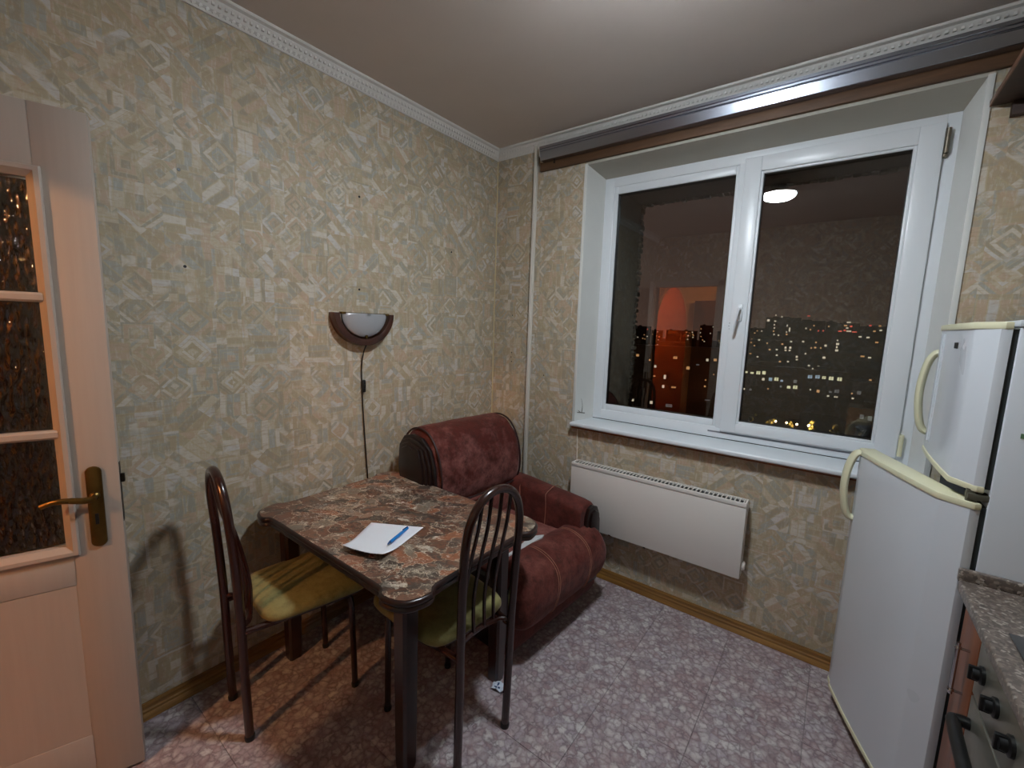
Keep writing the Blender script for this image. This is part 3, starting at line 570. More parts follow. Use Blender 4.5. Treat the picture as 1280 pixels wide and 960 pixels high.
def make_chair(name, label, loc, rz):
    t = thing(name, loc, rz, label, 'chair', 'brown tube-frame chairs at the dining table')
    hw = .122
    left = [(-hw + .004, .006, .004), (-hw + .002, .0, .25), (-hw, -.004, .48), (-hw - .004, -.014, .70), (-hw - .002, -.024, .84), (-.103, -.029, .915), (-.062, -.032, .962), (0, -.033, .980)]
    pts = left + [(-x, y, z) for x, y, z in reversed(left[:-1])]
    b = NB(); tube(b, catmull(pts, 6), .0148, 14); obj('hoop_back_frame', b, TUBEM, t)
    for s in (-1, 1):
        b = NB(); tube(b, catmull([(s * .150, .385, .004), (s * .151, .380, .2), (s * .152, .372, .385), (s * .150, .352, .418), (s * .146, .31, .424), (s * .136, .12, .424), (s * .122, .0, .424)], 5), .012, 12); obj('front_leg', b, TUBEM, t)
        b = NB(); lathe(b, [(0, 0), (.014, 0), (.015, .012), (.013, .02)], (s * .150, .385, 0), 12); obj('foot_cap', b, BLACK, t)
        b = NB(); lathe(b, [(0, 0), (.016, 0), (.0175, .014), (.015, .02)], (s * (hw - .004), .006, 0), 12); obj('foot_cap', b, BLACK, t)
    b = NB(); tube(b, [(-.146, .3, .424), (.146, .3, .424)], .009, 10); obj('seat_rail', b, TUBEM, t)
    b = NB(); tube(b, catmull([(-hw, -.003, .445), (-.09, .03, .446), (0, .042, .447), (.09, .03, .446), (hw, -.003, .445)], 5), .009, 10); obj('lower_back_rail', b, TUBEM, t)
    for k_ in (-.072, -.026, .026, .072):
        zt = .948 if abs(k_) > .05 else .974
        b = NB(); tube(b, catmull([(k_ * .92, -.031, zt), (k_ * .96, -.016, .85), (k_, .010, .74), (k_, .034, .62), (k_, .042, .54), (k_, .038, .447)], 4), .0068, 8); obj('back_rod', b, TUBEM, t)
    # upholstered seat, wider in front
    b = NB(); rings = []
    def sec(k_, z):
        P = []
        for i in range(40):
            a = 2 * math.pi * i / 40; ca, sa = math.cos(a), math.sin(a); e_ = .34
            x = math.copysign(abs(ca) ** e_, ca); y = math.copysign(abs(sa) ** e_, sa)
            w = .195 if y > 0 else .195 - .030 * (-y)
            w = .188 + .012 * y
            P.append((x * (w - k_), .258 + y * (.200 - k_), z))
        return P
    for k_, z in ((.03, .436), (.006, .440), (.0, .450), (.001, .462), (.008, .474), (.03, .482), (.08, .487), (.15, .489)): rings.append(sec(k_, z))
    loft(b, rings); obj('seat', b, OLIVE, t, ang=60)
    b = NB(); loft(b, [sec(.012, .430), sec(.012, .439)]); obj('seat_board', b, BROWNW, t)
    return t
make_chair('dining_chair', 'hoop-back chair with olive seat on the left, its back seen edge-on near the door', (.277, -1.776, 0), math.radians(-7.5))
make_chair('dining_chair', 'hoop-back chair with olive seat and upright rods, standing between camera and armchair', (1.072, -1.283, 0), math.radians(85))

# ---------------------------------------------------------------- armchair (local frame: x forward, y across, then turned)
ac = thing('armchair', (.045, -.905, 0), math.radians(-4), 'worn dark red velour armchair with rolled back standing in the room corner', 'armchair')
def plan_loft(name, prof, v0, v1, mat, r=.05, n=7, mid=None, bulge=0.0, parent=ac, wr=0.0, nmid=6):
    # prof: closed (u,z) profile swept across v, rounded at both ends
    P = [Vector((p[0], p[1])) for p in prof]; P = [Vector((p.x, p.y)) for p in catmull([(a, b_, 0) for a, b_ in prof], 4, True)]
    cen = sum(P, Vector((0, 0))) / len(P); vs = []
    for k in range(n + 1): a = math.pi / 2 * k / n; vs.append((v0 + r * (1 - math.cos(math.pi / 2 * k / n)) * 1.0, math.sin(a)))
    mids = [v0 + r + (v1 - v0 - 2 * r) * (i + 1) / (nmid + 1) for i in range(nmid)]
    secs = [(v0 + r * (1 - math.cos(a)), 1 - r * (1 - math.sin(a)) / .17) for a in [math.pi / 2 * k / n for k in range(n + 1)]] + [(m, 1) for m in mids] + [(v1 - r * (1 - math.cos(a)), 1 - r * (1 - math.sin(a)) / .17) for a in [math.pi / 2 * (n - k) / n for k in range(n + 1)]]
    b = NB(); rings = []
    for v, s in secs:
        bl = 1 + bulge * math.sin(math.pi * (v - v0) / (v1 - v0))
        rings.append([(cen.x + (p.x - cen.x) * s * bl, v, cen.y + (p.y - cen.y) * s * bl) for p in P])
    loft(b, rings); o = obj(name, b, mat, parent, ang=70)
    if wr:
        tx = bpy.data.textures.get('soft_wrinkles') or bpy.data.textures.new('soft_wrinkles', 'CLOUDS'); tx.noise_scale = .09
        sd = o.modifiers.new('sub', 'SUBSURF'); sd.levels = 1; sd.render_levels = 1
        d = o.modifiers.new('wrinkle', 'DISPLACE'); d.texture = tx; d.strength = wr; d.mid_level = .5
    return o
roll = [(.30, .565), (.20, .60), (.09, .66), (.045, .78), (.06, .89), (.12, .952), (.20, .968), (.28, .94), (.34, .865), (.372, .76), (.375, .66), (.35, .585)]
o = plan_loft('backrest_roll', roll, .035, .675, VELB, .055, bulge=.015, wr=.012)
lowb = [(.12, .36), (.10, .60), (.30, .62), (.345, .56), (.36, .48), (.34, .40), (.30, .36)]
plan_loft('lumbar_cushion', lowb, .04, .685, VELW, .04, wr=.012)
def arc_pts(pr, k0, k1, v): return [(p[0], v, p[1]) for p in pr[k0:k1]]
cr = [(p.x, p.y) for p in catmull([(a, b_, 0) for a, b_ in roll], 4, True)]; cc = (sum(p[0] for p in cr) / len(cr), sum(p[1] for p in cr) / len(cr))
for v in (.052, .658):
    pts = [(cc[0] + (p[0] - cc[0]) * .972, v, cc[1] + (p[1] - cc[1]) * .972) for p in cr[14:] + cr[:2]]
    b = NB(); tube(b, pts, .0055, 8); obj('piping', b, PIPING, ac)
b = NB(); tube(b, [(.362, .07, .588), (.372, .25, .583), (.372, .5, .583), (.362, .645, .588)], .006, 8); obj('piping', b, PIPING, ac)
# near side panel of carved dark wood, stepped
def scroll(k):
    return [(.07 + k, .30), (.35 - k, .30), (.352 - k, .55), (.362 - k, .68), (.350 - k, .79), (.315 - k, .875), (.25 - k * .5, .925 - k), (.17, .935 - k), (.10 + k * .5, .915 - k), (.055 + k, .86 - k), (.045 + k, .76), (.07 + k, .62)]
b = NB(); prism(b, scroll(0), 'y', .018, .036, .004); prism(b, scroll(.018), 'y', .004, .02, .005); prism(b, scroll(.036), 'y', -.008, .006, .005); prism(b, scroll(.054), 'y', -.018, -.006, .005)
obj('carved_side_panel', b, PANELW, ac, ang=25)
b = NB(); prism(b, [(.10, .06), (.80, .06), (.86, .12), (.87, .36), (.80, .39), (.10, .39)], 'y', .006, .040, .006); obj('lower_side_panel', b, PANELW, ac, ang=25)
b = NB(); box(b, .10, .84, .04, .73, .055, .25, .02, 3); obj('base', b, VELD, ac)
b = NB(); prism(b, [(.80, .045), (.86, .05), (.885, .10), (.88, .19), (.80, .22)], 'y', .03, .735, .01); obj('front_skirt', b, VELD, ac, ang=40)
for fx, fy in ((.14, .08), (.78, .08), (.14, .69), (.78, .69)):
    b = NB(); lathe(b, [(0, 0), (.022, 0), (.026, .05), (.026, .058), (0, .058)], (fx, fy, 0), 16); obj('foot', b, BLACK, ac)
seat = [(.30, .24), (.29, .38), (.36, .415), (.50, .405), (.66, .405), (.77, .412), (.79, .38), (.79, .26)]
plan_loft('seat_pad', seat, .035, .60 + .0, VELW, .03, wr=.012)
front = [(.72, .20), (.715, .34), (.73, .415), (.775, .448), (.84, .455), (.91, .425), (.955, .36), (.962, .27), (.93, .19), (.87, .165), (.76, .17)]
plan_loft('front_roll', front, .03, .745, VEL, .075, bulge=.02, wr=.014)
cf = [(p.x, p.y) for p in catmull([(a, b_, 0) for a, b_ in front], 4, True)]; c2 = (sum(p[0] for p in cf) / len(cf), sum(p[1] for p in cf) / len(cf))
for v in (.255, .268, .53, .543):
    k_ = 1.022
    b = NB(); tube(b, [(c2[0] + (p[0] - c2[0]) * k_, v + .01 * math.sin(p[1] * 20), c2[1] + (p[1] - c2[1]) * k_) for p in cf[12:34]], .0017, 6); obj('stitching', b, SEAM, ac)
# torn patch where the lining shows
b = NB(); tp = [(.725, .08), (.735, .16), (.72, .24), (.70, .31), (.685, .37), (.70, .42), (.745, .425), (.768, .38), (.76, .31), (.768, .24), (.76, .15), (.745, .08)]
bot = [b.verts.new((u, v, .412)) for u, v in tp]; top = [b.verts.new((u, v, .424 + .03 * max(0, (u - .70) / .07))) for u, v in tp]; b.faces.new(top)
for i in range(len(tp)): b.faces.new((bot[i], bot[(i + 1) % len(tp)], top[(i + 1) % len(tp)], top[i]))
obj('torn_lining', b, FOAM, ac, ang=60)
b = NB(); arm = [(.600, .18), (.598, .40), (.598, .52), (.612, .558), (.65, .575), (.71, .572), (.742, .55), (.752, .50), (.752, .18)]
A = [Vector((p.x, p.y)) for p in catmull([(a, b_, 0) for a, b_ in arm], 3, True)]; ca = sum(A, Vector((0, 0))) / len(A); rings = []
for u, s, dz in ((.26, .9, .03), (.29, 1, .035), (.40, 1, .032), (.5, 1, .024), (.6, 1, .016), (.7, 1, .01), (.80, 1, .002), (.835, .99, -.004), (.85, .95, -.01)):
    rings.append([(u, ca.x + (p.x - ca.x) * s, ca.y + (p.y - ca.y) * s + (dz if p.y > .45 else 0)) for p in A])
loft(b, rings); o = obj('armrest', b, VELD, ac, ang=60)
for u in (.43, .62):
    b = NB(); tube(b, [(u + .004 * math.sin(i), ca.x + (p.x - ca.x) * 1.012, ca.y + (p.y - ca.y) * 1.012 + (.024 if p.y > .45 else 0)) for i, p in enumerate(A[3:20])], .002, 6); obj('stitching', b, SEAM, ac)
b = NB(); ap = [(.640, .10), (.640, .50), (.660, .545), (.70, .556), (.74, .540), (.768, .49), (.775, .40), (.772, .10)]
prism(b, ap, 'x', .845, .872, .006); prism(b, [(.66 + (a - .64) * .72, .12 + (z - .10) * .9) for a, z in ap], 'x', .868, .884, .005); obj('carved_arm_front', b, PANELW, ac, ang=30)

# ---------------------------------------------------------------- wall lamp with its cord
wl_ = thing('wall_lamp', (0, -1.052, 1.545), 0, 'half-round wall lamp with frosted glass bowl in a brown wooden ring, above the table', 'lamp')
b = NB(); P = []; n = 28
for i in range(n + 1):
    a = math.pi + math.pi * i / n; P.append((.168 * math.cos(a), .158 * math.sin(a)))
for i in range(n + 1):
    a = 2 * math.pi - math.pi * i / n; P.append((.140 * math.cos(a), .125 * math.sin(a)))
prism(b, P, 'x', .001, .052, .003); obj('wooden_ring', b, LAMPW, wl_, ang=40)
b = NB(); box(b, .001, .03, -.06, .06, -.10, -.02, .004); obj('wall_plate', b, LAMPW, wl_, ang=40)
b = NB(); rings = []
for j in range(9):
    ph = math.pi / 2 * j / 8; r_o = math.cos(ph)
    rings.append([(.036 + .036 * math.sin(ph), .129 * r_o * math.cos(math.pi + math.pi * i / 24), .119 * r_o * math.sin(math.pi + math.pi * i / 24) - 0) for i in range(25)])
loft(b, rings, closed=False, cap=False); o = obj('glass_bowl', b, FROST, wl_, ang=60); m_ = o.modifiers.new('thickness', 'SOLIDIFY'); m_.thickness = .004
b = NB(); tube(b, [(.062 + .058 * math.sin(math.pi * i / 16) if False else .038, -.124 + .248 * i / 16, .001) for i in range(17)], .0022, 6); box(b, .03, .056, -.134, -.112, -.006, .004, .001); box(b, .03, .056, .112, .134, -.006, .004, .001); box(b, .03, .058, -.005, .005, -.124, -.106, .001); obj('metal_clips', b, BRASS, wl_)
b = NB(); tube(b, catmull([(.05, -.0, -.155), (.02, .002, -.20), (.006, .0, -.28), (.007, .002, -.42), (.008, .008, -.56), (.009, .016, -.70), (.012, .026, -.88), (.03, .03, -1.1)], 5), .0032, 8); obj('cord', b, BLACK, wl_)
b = NB(); box(b, .002, .022, -.004, .016, -.40, -.335, .006, 2); box(b, .018, .027, .001, .011, -.378, -.357, .002); obj('cord_switch', b, BLACK, wl_)

# ---------------------------------------------------------------- refrigerator
fr = thing('refrigerator', (2.58, -.37, 0), 0, 'white two-door refrigerator with cream handles beside the window, lower door ajar', 'refrigerator')
fx, fy0, fy1 = 2.297, -.68, -.108
b = NB(); box(b, fx, 2.862, fy0, fy1, .03, 1.545, .006); obj('cabinet_body', b, ENAM, fr, True)
b = NB(); box(b, fx - .004, 2.866, fy0 - .004, fy1 + .004, 1.545, 1.563, .005); obj('top_cover', b, ENAM, fr, True)
for (a0, a1) in ((.075, 1.06), (1.112, 1.54)):
    b = NB(); box(b, fx - .012, fx + .001, fy0 + .008, fy1 - .008, a0, a1); obj('door_gasket', b, GASK, fr, True)
b = NB(); box(b, fx + .01, fx + .1, fy0 + .02, fy1 - .02, .0, .04); obj('plinth', b, BLACK, fr, True)
WF = .572
def dprof(w):   # door plan section: x = depth outwards (-), y across from the hinge (0) to the handle side (w)
    return [(0, 0), (-.012, .0), (-.020, .003), (-.054, .060), (-.058, .068), (-.063, .16), (-.067, .28), (-.068, .38), (-.066, .46), (-.064, w - .055), (-.057, w - .05), (-.053, w - .012), (-.045, w), (0, w)]
def fdoor(name, hx, hy, ang, z0, z1, hz0, hz1, badge=False):
    d = thing(name, (hx, hy, 0), ang); d.parent = fr; d.location = (hx - 2.58, hy + .37, 0)
    P = [(a, b_) for a, b_ in dprof(WF)]
    b = NB(); prism(b, P, 'z', z0 + .016, z1 - .018); obj('door_skin', b, ENAM, d, ang=28)
    Q = [(a * 1.05 - (.001 if a < 0 else 0), -.002 if b_ == 0 else (WF + .002 if b_ == WF else b_)) for a, b_ in P]
    b = NB(); prism(b, Q, 'z', z1 - .019, z1, .003); obj('top_trim', b, CREAM, d, ang=28)
    b = NB(); prism(b, Q, 'z', z0, z0 + .017, .003); obj('bottom_trim', b, CREAM, d, ang=28)
    yh = WF - .02; zm = (hz0 + hz1) / 2
    b = NB(); pts = catmull([(-.040, yh, hz1), (-.066, yh + .004, hz1 - .004), (-.085, yh + .004, hz1 - .05), (-.094, yh + .004, zm), (-.085, yh + .004, hz0 + .05), (-.068, yh + .004, hz0 + .004), (-.040, yh, hz0)], 6)
    tube(b, pts, .0165, 14, flat=(1.5, .75)); obj('handle', b, CREAM, d)
    b = NB(); box(b, -.050, -.038, yh - .016, yh + .02, hz0 - .01, hz1 + .012, .004); obj('handle_base', b, ENAM, d)
    if badge:
        b = NB(); box(b, -.0668, -.064, .20, .245, 1.482, 1.500, .001); obj('badge', b, DARKGAP, d)
        for yy in (.44, .40):
            b = NB(); box(b, -.0705, -.066, yy, yy + .004, z0 + .05, z1 - .03); obj('moulded_rib', b, ENAM, d)
    return d
fdoor('freezer_door', fx - .012, fy0 + .004, math.radians(0), 1.102, 1.558, 1.165, 1.46, True)
fdoor('fridge_door', fx - .012, fy0 + .004, math.radians(20), .055, 1.072, .79, 1.055)
b = NB(); cyl(b, (fx - .03, fy0 + .02, 1.068), (fx - .03, fy0 + .02, 1.106), .012); box(b, fx - .04, fx + .03, fy0 + .004, fy0 + .045, 1.078, 1.096, .003); obj('middle_hinge', b, plain('grey_hinge', rgb(90, 88, 76), .5, .4), fr, True)
b = NB(); box(b, 2.33, 2.345, fy0 - .0012, fy0, 1.262, 1.275); obj('green_scuff', b, plain('green_mark', rgb(96, 130, 96), .7), fr, True)

# ---------------------------------------------------------------- kitchen run on the right
wt_ = thing('worktop', (2.56, -1.7, .84), 0, 'speckled grey-brown granite-look worktop starting beside the refrigerator', 'worktop')
b = NB(); box(b, 2.262, RW - .002, BY + .01, -.705, .830, .860, .006, 3); obj('slab', b, GRAN, wt_, True)
b = NB(); box(b, 2.262, RW - .002, -.704, -.6835, .85, .888, .005); box(b, RW - .02, RW - .002, BY + .01, -.70, .862, .90, .004); obj('upstand', b, GRAN, wt_, True)
hb = thing('gas_hob', (2.55, -1.25, .862), 0, 'black built-in hob set into the granite-look worktop at the right edge', 'hob')
b = NB(); box(b, 2.302, 2.80, -1.53, -.955, .862, .868, .003); obj('hob_plate', b, HOBG, hb, True)
for bx_, by_ in ((2.44, -1.10), (2.66, -1.10), (2.44, -1.38), (2.66, -1.38)):
    b = NB(); lathe(b, [(0, 0), (.045, 0), (.045, .01), (.03, .016), (0, .018)], (bx_, by_, .868), 20); obj('burner', b, BLACK, hb, True)
    b = NB(); box(b, bx_ - .09, bx_ + .09, by_ - .005, by_ + .005, .888, .896); box(b, bx_ - .005, bx_ + .005, by_ - .09, by_ + .09, .888, .896)
    for s in (-1, 1): box(b, bx_ + s * .085 - .005, bx_ + s * .085 + .005, by_ - .005, by_ + .005, .868, .892); box(b, bx_ - .005, bx_ + .005, by_ + s * .085 - .005, by_ + s * .085 + .005, .868, .892)
    obj('pan_support', b, BLACK, hb, True)
cb = thing('base_cabinet', (2.58, -.79, 0), 0, 'narrow brown wooden base cabinet between the refrigerator and the oven', 'cabinet')
b = NB(); box(b, 2.305, RW - .01, -.872, -.70, .10, .830); box(b, 2.34, RW - .01, -.872, -.70, 0, .10); obj('body', b, CABW, cb, True)
b = NB(); box(b, 2.284, 2.303, -.870, -.708, .105, .822, .004); dd = obj('door', b, CABW, cb, True)
b = NB(); tube(b, [(2.262, -.812, .590), (2.262, -.812, .735)], .0045, 10)
for z in (.60, .72): cyl(b, (2.286, -.812, z), (2.262, -.812, z), .0038, 8); lathe(b, [(0, 0), (.008, 0), (.006, .006), (0, .006)], (2.262, -.812, z), 10)
b.transform(Matrix.Identity(4)); hh = obj('handle', b, CHROME, None, False)
hh.parent = dd; hh.data.transform(TM(cb).inverted())
ov = thing('oven', (2.58, -1.17, 0), 0, 'built-in oven with black knobs and black handle under the hob', 'oven')
b = NB(); box(b, 2.305, RW - .01, -1.47, -.876, .02, .830); obj('body', b, STEEL, ov, True)
b = NB(); box(b, 2.284, 2.304, -1.468, -.878, .655, .820, .003); cp = obj('control_panel', b, STEEL, ov, True)
for i in range(5):
    y = -.935 - i * .11
    b = NB(); lathe(b, [(0, 0), (.021, 0), (.021, .006), (.015, .009), (.014, .020), (0, .022)], (0, 0, 0), 20); box(b, -.017, .017, -.005, .005, .008, .026, .002); b.transform(Matrix.Translation((2.284, y, .735)) @ Matrix.Rotation(-math.pi / 2, 4, 'Y')); obj('knob', b, BLACK, ov, True)
b = NB(); box(b, 2.284, 2.304, -1.468, -.878, .12, .648, .003); obj('oven_door', b, STEEL, ov, True)
b = NB(); box(b, 2.281, 2.286, -1.41, -.95, .20, .52, .002); obj('door_glass', b, HOBG, ov, True)
b = NB(); tube(b, catmull([(2.286, -.905, .585), (2.262, -.91, .587), (2.252, -.94, .587), (2.248, -1.17, .587), (2.252, -1.40, .587), (2.262, -1.43, .587), (2.286, -1.435, .585)], 6), .014, 12); obj('handle', b, BLACK, ov, True)
cb2 = thing('base_cabinet', (2.58, -2.1, 0), 0, 'brown wooden base cabinet at the near end of the worktop behind the oven', 'cabinet')
b = NB(); box(b, 2.305, RW - .01, BY + .01, -1.475, .10, .830); box(b, 2.34, RW - .01, BY + .01, -1.475, 0, .10); obj('body', b, CABW, cb2, True)
for a0, a1 in ((-2.07, -1.48), (-2.68, -2.08)):
    b = NB(); box(b, 2.284, 2.303, a0, a1, .105, .822, .004); obj('door', b, CABW, cb2, True)
    b = NB(); tube(b, [(2.25, a1 - .08, .585), (2.25, a1 - .08, .735)], .0045, 10); cyl(b, (2.286, a1 - .08, .60), (2.25, a1 - .08, .60), .004, 8); cyl(b, (2.286, a1 - .08, .72), (2.25, a1 - .08, .72), .004, 8); obj('handle', b, CHROME, cb2, True)
sh = thing('wall_shelf', (2.57, -.2, 2.33), 0, 'brown wooden shelf board high on the wall above the refrigerator', 'shelf')
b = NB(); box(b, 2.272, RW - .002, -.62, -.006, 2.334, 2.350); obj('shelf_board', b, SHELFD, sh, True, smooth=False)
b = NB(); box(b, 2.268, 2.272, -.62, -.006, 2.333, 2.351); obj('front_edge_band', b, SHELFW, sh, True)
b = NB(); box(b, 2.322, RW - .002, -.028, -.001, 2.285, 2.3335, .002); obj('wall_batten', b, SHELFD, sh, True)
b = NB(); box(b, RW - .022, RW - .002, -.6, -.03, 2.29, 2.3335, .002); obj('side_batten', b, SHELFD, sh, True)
# crumpled foil scrap under the table
sc_ = thing('foil_scrap', (.93, -1.03, 0), .3, 'small crumpled white and blue wrapper on the floor by the table leg', 'wrapper')
b = NB(); random.seed(3); vs = {}
for i in range(6):
    for j in range(4): vs[i, j] = b.verts.new(((i - 2.5) * .013 + random.uniform(-.003, .003), (j - 1.5) * .013 + random.uniform(-.003, .003), .003 + random.uniform(0, .016)))
for i in range(5):
    for j in range(3): b.faces.new((vs[i, j], vs[i + 1, j], vs[i + 1, j + 1], vs[i, j + 1]))
o = obj('wrapper', b, plain('glossy_white_wrapper', rgb(206, 214, 226), .3), sc_, smooth=False); m_ = o.modifiers.new('t', 'SOLIDIFY'); m_.thickness = .0006
b = NB(); box(b, -.02, .004, -.014, -.008, .014, .0165); box(b, -.012, -.006, -.02, .012, .0145, .017); obj('blue_print', b, PEND, sc_)
sc_.location = (.955, -1.045, 0)

